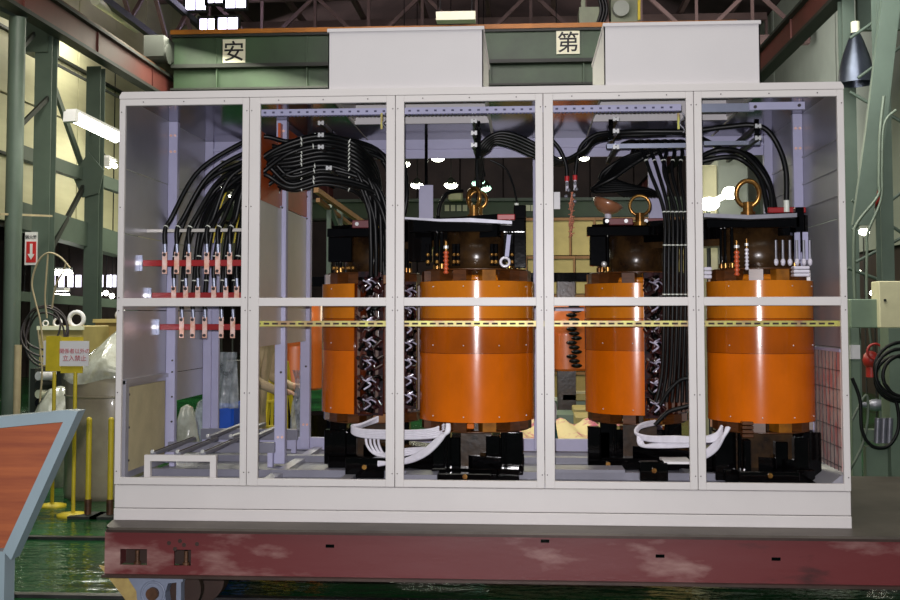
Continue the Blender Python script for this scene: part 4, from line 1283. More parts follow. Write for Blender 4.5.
# bay floor
MB().box((.03, .03, .172), (W - .03, D - .01, .186)).build('bay_floor', 'floor_lav', cab)
for (y0, y1) in ((.35, .40), (.98, 1.04)):
    MB().box((.04, y0, .186), (W - .04, y1, .225)).build('floor_channel', 'floor_lav', cab)
for x0 in (.78, 1.2, 2.3, 3.1):
    MB().box((x0, .05, .186), (x0 + .06, D - .05, .21)).build('floor_channel', 'sheet', cab)
for px0, px1, py0, py1, Y in ((404, 437, 475, 480, .1), (555, 625, 470, 473, .3)):
    a, b = P(px0, py1, Y), P(px1, py0, Y)
    MB().box((a.x, Y, max(a.z, .187)), (b.x, Y + .18, max(b.z, .2))).build('floor_plate', 'floor_lav', cab)
# bay 1 bottom: front bracket and depth rails
a, b = P(144, 477, .04), P(216, 455.5, .04)
mb = MB()
mb.box((a.x, .04, .19), (a.x + .033, .07, b.z - .033)); mb.box((b.x - .033, .04, .19), (b.x, .07, b.z - .033)); mb.box((a.x, .04, b.z - .033), (b.x, .07, b.z)); mb.box((a.x + .033, .04, .19), (b.x - .033, .07, .225))
mb.build('front_bracket', 'paint_beige', cab)
for k, px in enumerate((153, 178, 203)):
    c = P(px, 452, .06)
    rl = MB().box((c.x - .014, .06, c.z - .018), (c.x + .014, .8, c.z)).build('depth_rail', 'zinc', cab)
    MB().box((c.x - .004, .07, c.z), (c.x + .004, .79, c.z + .003)).build('rail_groove', 'slot_dark', rl)
    boltset([(c.x, .055, c.z + .004)], rl, 'bolt_bright', .01)
    c2 = Vector((c.x, 0, c.z))
    rl = MB().box((c2.x - .014 + .13, .66, c2.z - .018 + .02), (c2.x + .014 + .13, 1.5, c2.z + .02)).build('depth_rail', 'zinc', cab) if k < 3 else None
    boltset([(c2.x + .13, .655, c2.z + .024)], rl, 'bolt_bright', .01)
MB().box((.05, .74, .27), (.70, .78, .33)).build('cross_rail', 'floor_lav', cab)
MB().box((.05, 1.42, .27), (.70, 1.46, .34)).build('cross_rail', 'floor_lav', cab)
for xx in (.06, .66):
    for yy in (.74, 1.42):
        MB().box((xx, yy, .186), (xx + .03, yy + .04, .27)).build('rail_foot', 'lavender', cab)
# slotted ceiling strut (front) and yellow slotted strut
def strut(x0, x1, Y, z0, z1, m_, ms, pitch, nm, cat=None, sl=.4, flange=.03):
    mb = MB(); mb.box((x0, Y, z0), (x1, Y + .004, z1)); mb.box((x0, Y + .004, z1 - .004), (x1, Y + flange, z1))
    mb.box((x0, Y + .004, z0), (x1, Y + flange, z0 + .004))
    o = mb.build(nm, m_, cab)
    s_ = MB(); x = x0 + pitch * .3
    zc = (z0 + z1) / 2
    while x + pitch * sl < x1:
        s_.box((x, Y - .0015, zc - .005), (x + pitch * sl, Y + .001, zc + .005))
        x += pitch
    s_.build('slots', ms, o, kind='stuff')
    return o


st = strut(XP + .04, DIV[3] - .05, .1, 2.19, 2.225, 'lavender', 'slot_grey', .047, 'ceiling_strut', sl=.3)
mb = MB(); x = XP + .05
while x < DIV[3] - .06:
    mb.box((x, .095, 2.181), (x + .012, .1, 2.189)); x += .021
mb.build('teeth', 'slot_grey', st, kind='stuff')
MB().box((DIV[3] + .03, .1, 2.18), (3.43, .125, 2.225)).build('ceiling_bar', 'lug_grey', cab)
cbk = MB().box((3.40, .08, 2.185), (3.69, .1, 2.225)).build('ceiling_bracket', 'lavender', cab)
boltset([(3.43, .08, 2.2), (3.66, .08, 2.205)], cbk, 'bolt_dark', .009)
strut(XP + .01, W - .02, .06, 1.034, 1.064, 'gold_zinc', 'slot_dark', .0475, 'slotted_strut', sl=.66, flange=.05)
# bar the hanging cables run behind
MB().box((P(607, 144, .5).x, .5, P(640, 148, .5).z), (P(688, 144, .5).x, .53, P(640, 143.5, .5).z)).build('cable_bar', 'lug_grey', cab)
MB().box((P(704, 144, .5).x, .5, P(720, 145, .5).z), (P(760, 144, .5).x, .53, P(720, 141, .5).z)).build('cable_bar', 'lug_grey', cab)
# cable ladder rungs: rods running into the depth with bright bolts at the front
for (px, ys, Y0, Y1) in ((321, (123, 135, 147), .3, .95), (329, (168,), .35, 1.2), (474, (121, 133, 145), .3, .75), (616, (119, 131, 147), .3, .9), (758, (126, 138), .3, 1.2)):
    for yy in ys:
        c = P(px, yy, Y0)
        rd = MB().box((c.x - .011, Y0, c.z - .011), (c.x + .011, Y1, c.z + .011)).build('cable_support_rod', 'bolt_dark', cab)
        MB().box((c.x - .017, Y0 - .006, c.z - .012), (c.x - .004, Y0, c.z + .012)).build('bolt', 'bolt_bright', rd)
        MB().box((c.x + .004, Y0 - .006, c.z - .012), (c.x + .017, Y0, c.z + .012)).build('bolt', 'bolt_bright', rd)
        MB().box((c.x - .004, Y0 - .004, c.z - .006), (c.x + .004, Y0, c.z + .006)).build('bolt', 'bolt_bright', rd)
for (px, y0, y1, Y) in ((478, 113, 158, .34), (611, 110, 140, .34), (757, 108, 138, .33), (331, 113, 172, .6)):
    a, b = P(px, y1, Y), P(px, y0, Y)
    dp = MB().box((a.x - .012, Y, a.z), (a.x + .012, Y + .02, 2.19 if px < 700 else 2.18)).build('hanger_strap', 'varnish_black', cab)
    k = 0
    mb = MB()
    z = a.z + .01
    while z < 2.17:
        mb.box((a.x - .016, Y - .003, z), (a.x + .016, Y, z + .012)); z += .03
    mb.build('strap_teeth', 'varnish_black', dp, kind='stuff')
# yellow level gauge near the dividers
for px in (382, 679):
    a, b = P(px - 1.5, 129, .09), P(px + .5, 113, .09)
    g = MB().box((a.x, .09, a.z), (b.x, .1, b.z)).build('yellow_hook', 'gold_zinc', cab)
    c = P(px + 3, 122, .09)
    MB().tube(spline([c + Vector((math.sin(q) * .012, 0, .05 - q * .012)) for q in range(10)], 4), .004, 6).build('spring', 'zinc', g)
# red insulator rails with copper terminals in bay one
rail_spec = ((.30, 263, (165, 177, 189, 207, 218, 230), 252, 274, 141), (.45, 295.5, (174, 186, 198, 214, 226, 237), 286, 306, 150), (.60, 327, (182, 193, 205, 221.5, 233), 317, 338, 158))
TERM = []
for ri, (Y, py, pxs, t0, t1, pb_) in enumerate(rail_spec):
    zc = P(200, py, Y).z
    x0 = P(pb_, py, Y).x
    rl = MB().box((x0 - .01, Y, zc - .0175), (XP - .01, Y + .012, zc + .0175), .002).build('insulator_rail', 'insulator_red', cab)
    MB().box((.018, Y - .012, zc - .045), (x0 + .012, Y - .002, zc + .045)).build('rail_bracket', 'lug_grey', rl)
    MB().cyl((x0, Y - .02, zc), (x0, Y, zc), .012, 12).build('bolt', 'bolt_bright', rl)
    for px in pxs:
        c = P(px, py, Y)
        zt, zb = P(px, t0, Y).z, P(px, t1, Y).z
        tm = MB().box((c.x - .014, Y - .01, zb), (c.x + .014, Y - .002, zt), .001).build('copper_terminal', 'copper', rl)
        TERM.append((Vector((c.x, Y - .006, zt)), ri))
        for zz in (zt - .018, zb + .018):
            pass
    mb = MB()
    for px in pxs:
        c = P(px, py, Y)
        zt, zb = P(px, t0, Y).z, P(px, t1, Y).z
        for zz in (zt - .016, zb + .016):
            mb.cyl((c.x, Y - .02, zz), (c.x, Y - .01, zz), .0095, 8)
    mb.build('terminal_bolts', 'bolt_dark', rl, kind='stuff')
MB().bar(P(145, 231, .42), P(243, 230, .42), .02, .018).build('cable_rod', 'wall_sheet', cab)

# ================================================================== TRANSFORMERS
R0 = .325
ZC0, ZC1 = .512, 1.282


def phase(t, x, y, R, wrap=None, z0=ZC0, z1=ZC1, ringy=True, ring_axis=(0, 1, 0), core_w=.09, core_r=.175, zbase=.21):
    """one limb: core leg, winding, spacers, lifting eye.  wrap = (a0, a1) angle range of the outer sheets"""
    a0, a1 = wrap or (0, 2 * PI)
    wd = MB().lathe(x, y, [(.1, z0), (R - .012, z0), (R - .012, z1), (.1, z1)], 48).build('winding', 'coil_inner', t)
    zs = z0 + (z1 - z0) * .483
    zs2 = z0 + (z1 - z0) * .73
    MB().sheet(x, y, R, z0, zs, .009, a0, a1, 56).build('wrap_sheet', 'coil_low', wd, label='bright orange lower wrap sheet')
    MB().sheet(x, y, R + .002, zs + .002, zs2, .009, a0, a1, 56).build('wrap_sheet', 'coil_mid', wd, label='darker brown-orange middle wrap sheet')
    MB().sheet(x, y, R, zs2 + .002, z1, .009, a0, a1, 56).build('wrap_sheet', 'coil_upper', wd, label='orange upper wrap sheet')
    # rivets near the seam
    for q in range(4):
        aa = -PI / 2 + .12 + (q - 1.5) * .6
        if wrap and not (a0 < aa % (2 * PI) < a1):
            continue
        for zz in (zs + .045, z0 + .03, z1 - .03):
            p = Vector((x + (R + .004) * math.cos(aa), y + (R + .004) * math.sin(aa), zz))
            MB().ball(p, .004, seg=6, rings=4).build('rivet', 'bolt_bright', wd)
    # ribs in the exposed part
    if wrap:
        for q in range(20):
            aa = a1 + (2 * PI - (a1 - a0)) * (q + .5) / 20
            c = Vector((x + (R - .008) * math.cos(aa), y + (R - .008) * math.sin(aa), 0))
            MB().box((c.x - .008, c.y - .008, z0 + .01), (c.x + .008, c.y + .008, z1 - .01)).build('winding_rib', 'wood_block', wd)
    # core leg below and above
    lw, ld_ = core_w, .12
    MB().prism([(x - lw, y - ld_, zbase), (x - lw * 1.0, y + ld_, zbase), (x + lw, y + ld_, zbase), (x + lw, y - ld_, zbase)], (0, 0, z0 - zbase)).build('core_leg', 'core_brown', t)
    MB().lathe(x, y, [(0, z1), (core_r, z1), (core_r, z1 + .29), (0, z1 + .29)], 28).build('core_leg', 'core_brown', t)
    # spacer rings
    for zc, zz in ((z1, 1), (z0, -1)):
        n = 12
        for q in range(n):
            aa = 2 * PI * (q + .5) / n
            r_ = R - .07
            c = Vector((x + r_ * math.cos(aa), y + r_ * math.sin(aa), 0))
            h_ = .06 if zz > 0 else .05
            u = Vector((math.cos(aa), math.sin(aa), 0))
            MB().bar(c - u * .055 + Vector((0, 0, zc + zz * h_ / 2)), c + u * .055 + Vector((0, 0, zc + zz * h_ / 2)), .075, h_).build('spacer_block', 'wood_yellow' if q % 4 == 1 else 'wood_block', t)
        hh = (.062, .068) if zz > 0 else (-.058, -.052)
        MB().lathe(x, y, [(.15, zc + hh[0]), (R - .03, zc + hh[0]), (R - .03, zc + hh[1]), (.15, zc + hh[1]), (.15, zc + hh[0])], 40).build('spacer_ring', 'wood_block', t)
    MB().lathe(x, y, [(.12, z1 + .005), (.22, z1 + .005), (.21, z1 + .035), (.12, z1 + .035)], 32).build('inner_ring', 'coil_upper', t)
    return wd


def posts_black(t, x, y, z0, z1, n, r, rad, a_from, a_to, m_='varnish_black'):
    for q in range(n):
        aa = a_from + (a_to - a_from) * q / max(1, n - 1)
        c = Vector((x + rad * math.cos(aa), y + rad * math.sin(aa), 0))
        o = MB().cyl((c.x, c.y, z0), (c.x, c.y, z1), r, 10).build('tie_bolt', m_, t)
        MB().cyl((c.x, c.y, z0 + .005), (c.x, c.y, z0 + .03), r * 1.6, 6).build('nut', 'brass', o)


def eye(t, c, Rr_, r, axis=(0, 1, 0), sq=1.0):
    e = MB().ring(c + Vector((0, 0, .05 + Rr_)), Rr_, r, axis, 28, 10, sq).build('lifting_eye', 'brass', t)
    MB().cyl(c, c + Vector((0, 0, .065)), .028, 14).build('eye_shank', 'brass', e)
    MB().cyl(c - Vector((0, 0, .01)), c + Vector((0, 0, .012)), .04, 14).build('eye_collar', 'brass', e)


def insul(t, p, h=.1, m_='insulator_orange', r=.014):
    prof = []
    n = 6
    for i in range(n):
        z = p.z + h * i / n
        prof += [(r * .7, z), (r * 1.25, z + h * .4 / n), (r * .7, z + h * .8 / n)]
    o = MB().lathe(p.x, p.y, [(0, p.z)] + prof + [(0, p.z + h)], 12).build('insulator', m_, t)
    MB().cyl((p.x, p.y, p.z + h), (p.x, p.y, p.z + h + .05), r * .6, 8).build('stud', 'brass', o)
    MB().cyl((p.x, p.y, p.z + h + .01), (p.x, p.y, p.z + h + .025), r * 1.1, 6).build('nut', 'bolt_bright', o)


def lead_stack(t, x, y, z0, z1, n, wdt):
    """glossy dark tap leads bundled one above another up the face of a winding"""
    random.seed(int(x * 100))
    for k in range(n):
        z = z0 + (z1 - z0) * (k + .5) / n
        h = (z1 - z0) / n
        for q in range(3):
            pts = []
            for i in range(7):
                s_ = i / 6
                pts.append((x - wdt / 2 + wdt * s_ + random.uniform(-.012, .012), y - .02 - .035 * math.sin(PI * s_) - .014 * q + random.uniform(-.006, .006), z + h * .32 * math.sin(2 * PI * s_ + q * 1.9 + k) + random.uniform(-.01, .01)))
            MB().tube(spline(pts, 4), .011 + .003 * (q == 0), 8).build('tap_lead', ('lead_maroon', 'varnish_black', 'lead_maroon')[q], t)
        MB().tube(spline([(x - .035, y - .08, z + h * .2), (x - .01, y - .1, z + h * .12), (x + .015, y - .1, z + h * .2), (x + .04, y - .08, z + h * .05)], 4), .0045, 8).build('film_glint', 'film_highlight', t)  # pale film ribbons, drawn as highlights on the glossy leads
        MB().tube(spline([(x - .02 + random.uniform(-.01, .01), y - .085, z - h * .3), (x + .012, y - .095, z - h * .05), (x - .012, y - .09, z + h * .15), (x + .02, y - .085, z + h * .33)], 4), .0055, 8).build('film_glint', 'film_highlight', t)
    MB().tube([(x + wdt * .1 * math.sin(i * .9), y - .04 - .008 * math.cos(i * 1.3), z0 + (z1 - z0) * i / 24) for i in range(25)], .022, 10).build('lead_trunk', 'varnish_black', t)
    MB().box((x - wdt / 2 - .01, y - .01, z0 - .02), (x + wdt / 2 + .01, y + .01, z1 + .02)).build('lead_backing', 'lead_maroon', t)


def transformer(name, label, A, B, wrapA, Ra=R0, Rb=R0):
    mid = (Vector((A[0], A[1], 0)) + Vector((B[0], B[1], 0))) / 2
    t = thing(name, label, 'transformer', (mid.x, mid.y, .186))
    phase(t, A[0], A[1], Ra, wrapA, core_w=.10)
    phase(t, B[0], B[1], Rb, core_w=.085 if Rb > .3 else .17, core_r=.17 if Rb > .3 else .21)
    d = (Vector((B[0], B[1], 0)) - Vector((A[0], A[1], 0))).normalized()
    n_ = Vector((-d.y, d.x, 0))
    a3 = Vector((A[0], A[1], 0)); b3 = Vector((B[0], B[1], 0))
    # yokes
    for zc, hh in ((1.56, .14), (.27, .12)):
        MB().bar(a3 - d * .12 + Vector((0, 0, zc)), b3 + d * .12 + Vector((0, 0, zc)), .17, hh).build('core_yoke', 'core_brown', t)
        for s_ in (-1, 1):
            MB().bar(a3 - d * .24 + n_ * s_ * .105 + Vector((0, 0, zc + (.03 if zc > 1 else -.01))), b3 + d * .24 + n_ * s_ * .105 + Vector((0, 0, zc + (.03 if zc > 1 else -.01))), .035, hh * .9).build('yoke_clamp', 'varnish_black', t)
    return t


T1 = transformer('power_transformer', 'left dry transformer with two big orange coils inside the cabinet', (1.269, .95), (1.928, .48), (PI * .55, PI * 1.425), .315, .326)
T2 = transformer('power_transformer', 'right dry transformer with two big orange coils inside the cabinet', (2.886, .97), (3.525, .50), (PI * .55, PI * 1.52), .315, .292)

# extra details per limb -------------------------------------------------
def limb_top(t, px0, px1, py0, py1, Y, m_='varnish_black', nm='top_clamp', dy=.06):
    a, b = P(px0, py1, Y), P(px1, py0, Y)
    return MB().box((a.x, Y, a.z), (b.x, Y + dy, b.z), .004).build(nm, m_, t)


# limb A
limb_top(T1, 327, 398, 228, 237, .72)
limb_top(T1, 328, 352, 237, 262, .74, nm='terminal_block')
limb_top(T1, 352, 373, 220, 228, .78, 'steel_red', 'lifting_bar', .02)
limb_top(T1, 381, 428, 220, 228, .78, 'steel_red', 'lifting_bar', .02)
eye(T1, P(378, 227, .78), .052, .011)
boltset([P(357, 224, .775)], T1, 'bolt_bright', .012)
for px in (337, 343, 349, 353, 334, 347):
    c = P(px, 268, .7)
    MB().ball(c, .012).build('nut', 'brass', T1)
lead_stack(T1, P(371, 300, .66).x, .66, P(371, 412, .66).z, P(371, 275, .66).z, 7, .13)
lead_stack(T1, P(411, 300, .62).x, .62, P(411, 405, .62).z, P(411, 285, .62).z, 7, .045)
# limb B
limb_top(T1, 408, 525, 218, 232, .26, nm='top_clamp', dy=.08)
limb_top(T1, 514, 526, 205, 268, .30, nm='end_block')
limb_top(T1, 408, 432, 228, 262, .5, nm='terminal_block')
limb_top(T1, 495, 514, 232, 262, .42, nm='terminal_block')
eye(T1, P(474, 217, .4), .058, .013, (.8, .6, 0), 1.0)
eye(T1, P(478, 217, .52), .05, .011, (.1, 1, 0))
mb = MB(); mb.prism([P(404, 217, .20), P(440, 219, .20), P(470, 218, .20), P(512, 221, .2), P(512, 224, .2), P(470, 222, .2), P(440, 221.5, .2), P(404, 219, .20)], (0, .12, 0))
mb.build('top_plate', 'zinc', T1)
limb_top(T1, 497, 515, 214, 220, .24, 'insulator_red', 'red_bar', .02)
insul(T1, P(446, 274, .2), .13)
for px in (428, 437, 454, 458, 492, 496, 512):
    c = P(px, 262, .26)
    MB().cyl((c.x, .26, c.z - .02), (c.x, .26, c.z + .1), .012, 10).build('tie_bolt', 'varnish_black', T1)
    MB().ball((c.x, .255, c.z + .04), .011).build('nut', 'brass', T1)
    MB().ball((c.x, .255, c.z), .013).build('nut', 'brass', T1)
for px, py in ((505, 262),):
    c = P(px, py, .22)
    MB().ring(c, .024, .008, (0, 1, 0)).build('terminal_eye', 'porcelain', T1)
    MB().bar(c + Vector((0.01, 0, .03)), P(509, 235, .24), .022, .01, (0, 1, 0)).build('terminal_strap', 'lavender', T1)
# limb C
limb_top(T2, 587, 672, 226, 236, .74)
limb_top(T2, 590, 606, 236, 266, .74, nm='terminal_block')
limb_top(T2, 603, 609, 218, 225, .79, 'varnish_black', 'bar_end', .02)
limb_top(T2, 609, 633, 218, 225, .79, 'steel_red', 'lifting_bar', .02)
limb_top(T2, 645, 666, 218, 225, .79, 'steel_red', 'lifting_bar', .02)
eye(T2, P(640, 224, .79), .06, .010)
boltset([P(607, 221, .785), P(626, 221, .785), P(646, 221, .785)], T2, 'bolt_bright', .012)
MB().ball(P(604, 264, .7), .018).build('nut', 'bolt_bright', T2)
lead_stack(T2, P(654, 300, .66).x, .66, P(654, 415, .66).z, P(654, 276, .66).z, 7, .10)
# tan terminal behind C
c = P(608, 203, 1.2)
mb = MB(); mb.lathe(0, 0, [(0, -.075), (.045, -.065), (.08, -.035), (.1, .0), (.09, .012), (0, .02)], 24)
rt = Matrix.Rotation(.35, 3, 'Y')
mb.v = [rt @ v + c for v in mb.v]
mb.build('tan_cap', 'tan_cap', T2)
MB().cyl(c + Vector((0, 0, -.2)), c + Vector((0, 0, -.02)), .022, 10).build('cap_stem', 'porcelain', T2)
# limb D
limb_top(T2, 707, 800, 216, 228, .26, nm='top_clamp', dy=.08)
limb_top(T2, 776, 803, 226, 252, .36, nm='terminal_block')
limb_top(T2, 796, 804, 207, 232, .26, nm='end_block')
mb = MB(); mb.prism([P(704, 213, .18), P(750, 215, .18), P(797, 213, .18), P(797, 217, .18), P(750, 219, .18), P(704, 217, .18)], (0, .14, 0))
mb.build('top_plate', 'zinc', T2)
limb_top(T2, 768, 806, 207, 213, .34, 'insulator_red', 'red_bar', .02)
eye(T2, P(748, 214, .3), .062, .014, (.35, 1, 0), 1.15)
insul(T2, P(737, 276, .16), .14)
insul(T2, P(747, 270, .2), .12, 'porcelain', .01)
for px in (776, 783, 790, 797, 804, 810):
    c = P(px, 262, .3)
    MB().ball((c.x, .3, c.z), .017, .8, .8, 1.3).build('porcelain_knob', 'porcelain', T2)
    MB().cyl((c.x, .3, c.z), (c.x, .3, c.z + .12), .008, 8).build('stud', 'zinc', T2)
for px0, px1, py0, py1 in ((794, 810, 266, 277), (704, 712, 267, 279)):
    for k in range(3):
        a, b = P(px0, py0 + (py1 - py0) * (k + 1) / 3 - .5, .17), P(px1, py0 + (py1 - py0) * k / 3, .17)
        MB().box((a.x, .17, a.z), (b.x, .24, b.z), .004).build('white_block', 'porcelain', T2)
for px in (795, 803):
    a, b = P(px, 260, .32), P(px + 5, 232, .32)
    MB().box((a.x, .32, a.z), (b.x, .33, b.z)).build('terminal_strap', 'lavender', T2)
# vertical clamps, studs and foot blocks beneath each winding
for (t, x, y, R, fl) in ((T1, 1.269, .95, .315, 0), (T1, 1.928, .48, .326, 1), (T2, 2.886, .97, .315, 2), (T2, 3.525, .50, .292, 3)):
    posts_black(t, x, y, .2, ZC0 - .03, 4, .012, R * .72, PI * 1.06, PI * 1.25)
    posts_black(t, x, y, .2, ZC0 - .03, 4, .012, R * .72, PI * 1.75, PI * 1.94)
    for sx in (-1, 1):
        MB().box((x + sx * (.19 if fl != 3 else .235) - .05, y - .17, .19), (x + sx * (.19 if fl != 3 else .235) + .05, y - .05, .455), .004).build('foot_block', 'varnish_black', t)
    MB().box((x - .15, y - .11, .19), (x - .09, y + .13, .41), .004).build('foot_block', 'varnish_black', t)
    MB().box((x + .09, y - .11, .19), (x + .15, y + .13, .41), .004).build('foot_block', 'varnish_black', t)
    MB().box((x - .24, y - R * .72, .187), (x + .24, y - R * .72 + .1, .255), .004).build('foot_beam', 'varnish_black', t)
    posts_black(t, x, y, ZC1 + .07, ZC1 + .3, 3, .011, R * .72, PI * 1.02, PI * 1.2)
    posts_black(t, x, y, ZC1 + .07, ZC1 + .3, 3, .011, R * .72, PI * 1.8, PI * 1.98)
for (t, px0, px1, py0, py1, Y, nm) in ((T1, 324, 346, 430, 464, .74, 'foot_block'), (T1, 346, 356, 433, 455, .74, 'foot_block'), (T1, 345, 384, 458, 478, .3, 'foot_beam'), (T1, 438, 492, 474, 481, .12, 'foot_beam'), (T1, 506, 523, 433, 475, .3, 'foot_block'),
                                       (T1, 432, 446, 432, 479, .34, 'foot_block'), (T1, 486, 500, 436, 476, .34, 'foot_block'), (T2, 588, 600, 427, 466, .76, 'foot_block'), (T2, 600, 610, 432, 466, .8, 'foot_block'), (T2, 588, 628, 461, 469, .72, 'foot_beam'), (T2, 640, 668, 462, 481, .2, 'foot_beam'),
                                       (T2, 740, 800, 472, 481, .14, 'foot_beam'), (T2, 795, 809, 438, 468, .3, 'foot_block'), (T2, 776, 788, 442, 472, .3, 'foot_block'), (T2, 745, 751, 440, 476, .16, 'foot_block')):
    a, b = P(px0, py1, Y), P(px1, py0, Y)
    o = MB().box((a.x, Y, max(a.z, .19)), (b.x, Y + .07, b.z), .004).build(nm, 'varnish_black', t)
    if nm == 'foot_beam':
        c = P((px0 + px1) / 2, (py0 + py1) / 2 - 1, Y)
        MB().cyl((c.x, Y - .01, max(c.z, .2)), (c.x, Y, max(c.z, .2)), .014, 8).build('bolt', 'brass', o)
c = P(470, 430, .12)
MB().box((c.x - .02, .17, c.z + .0), (c.x + .02, .2, c.z + .03), .004).build('drip_block', 'coil_low', T1)
c = P(748, 432, .2)
for k in range(4):
    MB().box((c.x - .03, .2, c.z - .03 + k * .022), (c.x + .03, .26, c.z - .012 + k * .022), .003).build('wood_stack', 'wood_block', T2)

# distant transformers behind the cabinet
def far_transformer(label, px, Y, R, ztop, zbot):
    c = P(px, 330, Y)
    t = thing('power_transformer', label, 'transformer', (c.x, Y, FZ))
    wd = MB().lathe(c.x, Y, [(.05, zbot), (R, zbot), (R, ztop), (.05, ztop)], 40).build('winding', 'orange_sheet', t)
    MB().sheet(c.x, Y, R + .012, zbot + .02, (zbot + ztop) / 2, .01, 0, 2 * PI, 40).build('wrap_sheet', 'orange_sheet', wd)
    MB().box((c.x - .1, Y - .1, FZ + .12), (c.x + .1, Y + .1, zbot)).build('core_leg', 'core_brown', t)
    MB().box((c.x - .1, Y - .1, ztop), (c.x + .1, Y + .1, ztop + .2)).build('core_leg', 'core_brown', t)
    MB().box((c.x - .5, Y - .25, FZ), (c.x + .5, Y + .25, FZ + .12)).build('foot_beam', 'varnish_black', t)
    MB().box((c.x - .4, Y - .12, ztop + .2), (c.x + .4, Y + .12, ztop + .3)).build('core_yoke', 'varnish_black', t)
    return t, c


far_transformer('distant orange transformer coil seen left of the leftmost big coil', 295, 5.6, .30, P(295, 340, 5.3).z + .35, P(295, 391, 5.3).z)
t, c = far_transformer('distant small orange transformer seen just right of the middle divider', 566, 6.3, .33, P(566, 300, 6).z, P(566, 371, 6).z)
for k in range(14):
    MB().ball((P(574, 300, 5.9).x + .03 * math.sin(k * 2.1), 5.93, P(574, 306 + k * 4.6, 5.9).z), .05, 1.2, .6, .5).build('tap_lead', 'varnish_black', t)
a, b = P(548, 311, 1.5), P(584, 307, 1.5)
MB().box((a.x, 1.5, a.z), (b.x, 1.58, b.z)).build('short_rail', 'lavender', cab)

# ================================================================== CABLES
def cable(pts, r, label, group=None, m_='cable_black', nm='power_cable', lug=None, n=7, ties=()):
    ps = spline(pts, n)
    o = thing(nm, label, 'cable', ps[0], group)
    MB().tube(ps, r, 10).build('jacket', m_, o)
    if lug is not None:
        d = (ps[1] - ps[0]).normalized()
        MB().cyl(ps[0] - d * .05, ps[0] + d * .004, r * .8, 10).build('cable_lug', 'lug_grey', o)
    for f in ties:
        i = int(f * (len(ps) - 2))
        d = (ps[i + 1] - ps[i]).normalized()
        MB().cyl(ps[i] - d * .003, ps[i] + d * .003, r * 1.12, 10).build('cable_tie', 'tie_white', o)
    return o


random.seed(3)
gA = 'black cables from the copper terminals through the partition to the left transformer'
rowname = {0: 'front upper', 1: 'middle', 2: 'rear lower'}
cnt = {0: 0, 1: 0, 2: 0}
ordn = ('leftmost', 'second', 'third', 'fourth', 'fifth', 'sixth')
for k, (p, ri) in enumerate(TERM):
    i = cnt[ri]; cnt[ri] += 1
    Y0 = p.y
    s0 = p + Vector((0, 0, .045))
    q = (i + .5) / 6
    yy = .30 + .40 * ((i * 3 + ri * 2) % 7) / 6          # where it passes the partition
    zz = 2.13 - .19 * q - .09 * ri + random.uniform(-.012, .012)
    if zz < 1.82: zz = 1.82 + random.uniform(0, .03)
    zrod = P(200, 231, .42).z
    pts = [s0, s0 + Vector((0.0, .0, .08))]
    xr = s0.x + .015
    pts.append(Vector((xr + .01, Y0 + .03, max(zrod, s0.z + .15))))
    rem = XP - xr
    pts.append(Vector((xr + rem * .30, Y0 * .7 + yy * .3, zrod + (zz - zrod) * (.55 + .1 * random.random()))))
    pts.append(Vector((xr + rem * .68, Y0 * .4 + yy * .6, zrod + (zz - zrod) * .88)))
    pts.append(Vector((XP, yy, zz)))
    # arch through bay two
    pk = 138 + 46 * ((i * 2 + ri * 3) % 9) / 8 + random.uniform(-2, 2)
    pts.append(P(290, pk + 4, yy + .05))
    pts.append(P(325, pk - 3, yy + .08))
    ex = 366 + 30 * ((i + ri * 2) % 7) / 6
    pts.append(P(ex - 14, pk + 10, .55))
    pts.append(P(ex + 2, pk + 45, .56))
    pts.append(P(ex + 5, 225 + 10 * ri, .57))
    pts.append(P(ex + 5, 268 + 4 * ri, .60))
    cable(pts, .0135, 'black cable from the %s copper terminal of the %s red rail' % (ordn[i], rowname[ri]), gA, lug=True, ties=(.12, .47, .62))
# extra upper strands in bay two
for i in range(13):
    y0 = .3 + .03 * i
    pk = 136 + i * 4
    pts = [P(245, 182 - i * 1, y0), P(262, 158 + i * 1.6, y0), P(292, pk + 6, y0), P(325, pk, y0 + .03), P(358, pk + 10, y0 + .03), P(378, pk + 38, .6), P(382 + i, 240, .6), P(384 + i, 275, .6)]
    cable(pts, .0135, '%s black cable from the top of the bundle arching behind the second opening' % ORD[i], 'extra black cables in the bundle behind the second opening', ties=(.35, .55))
# yellow/orange marked thin wires behind the terminals
for i, (px, col) in enumerate(((217, 'yellow_paint'), (225, 'yellow_paint'), (233, 'insulator_orange'), (238, 'yellow_paint'))):
    cable([P(px - 4, 243, .75), P(px, 220, .75), P(px + 6, 200, .75), P(px + 14, 182, .72)], .0045, ('first', 'second', 'orange', 'last')[i] + ' thin coloured wire behind the black cables in the left opening', None, col, 'thin_wire')

# bundle from strap in bay three over to bay four
for i in range(5):
    o_ = i * 3.2
    Y = .42 + .04 * i
    cable([P(478 + i * 1.5, 200 - 6 * i, Y + .12), P(477 + i, 165 - i * 2, Y + .05), P(480 + i * 2, 146 + i, Y), P(495, 134 + o_ * .7, Y), P(512, 134 + o_, Y), P(535, 144 + o_, Y), P(560, 160 + o_ * .4, Y + .05), P(583, 150 + i, Y), P(596, 137 + i, Y), P(620, 133 + i, Y + .05)], .012,
          '%s black cable from the top of the swag behind the middle divider' % ORD[i], 'black cables slung behind the middle divider')
cable([P(490, 160, .5), P(505, 168, .5), P(513, 185, .48), P(517, 203, .44)], .006, 'thin black cable curving down to the right end of the third opening', None, lug=None)
c = P(516.5, 205, .43)
t = thing('cable_end', 'pale cable lug above the black end block in the third opening', 'lug', c)
MB().cyl(c - Vector((0, 0, .04)), c + Vector((0, 0, .01)), .013, 12).build('sleeve', 'tie_white', t)
MB().cyl(c - Vector((0, 0, .06)), c - Vector((0, 0, .04)), .009, 8).build('tip', 'brass', t)
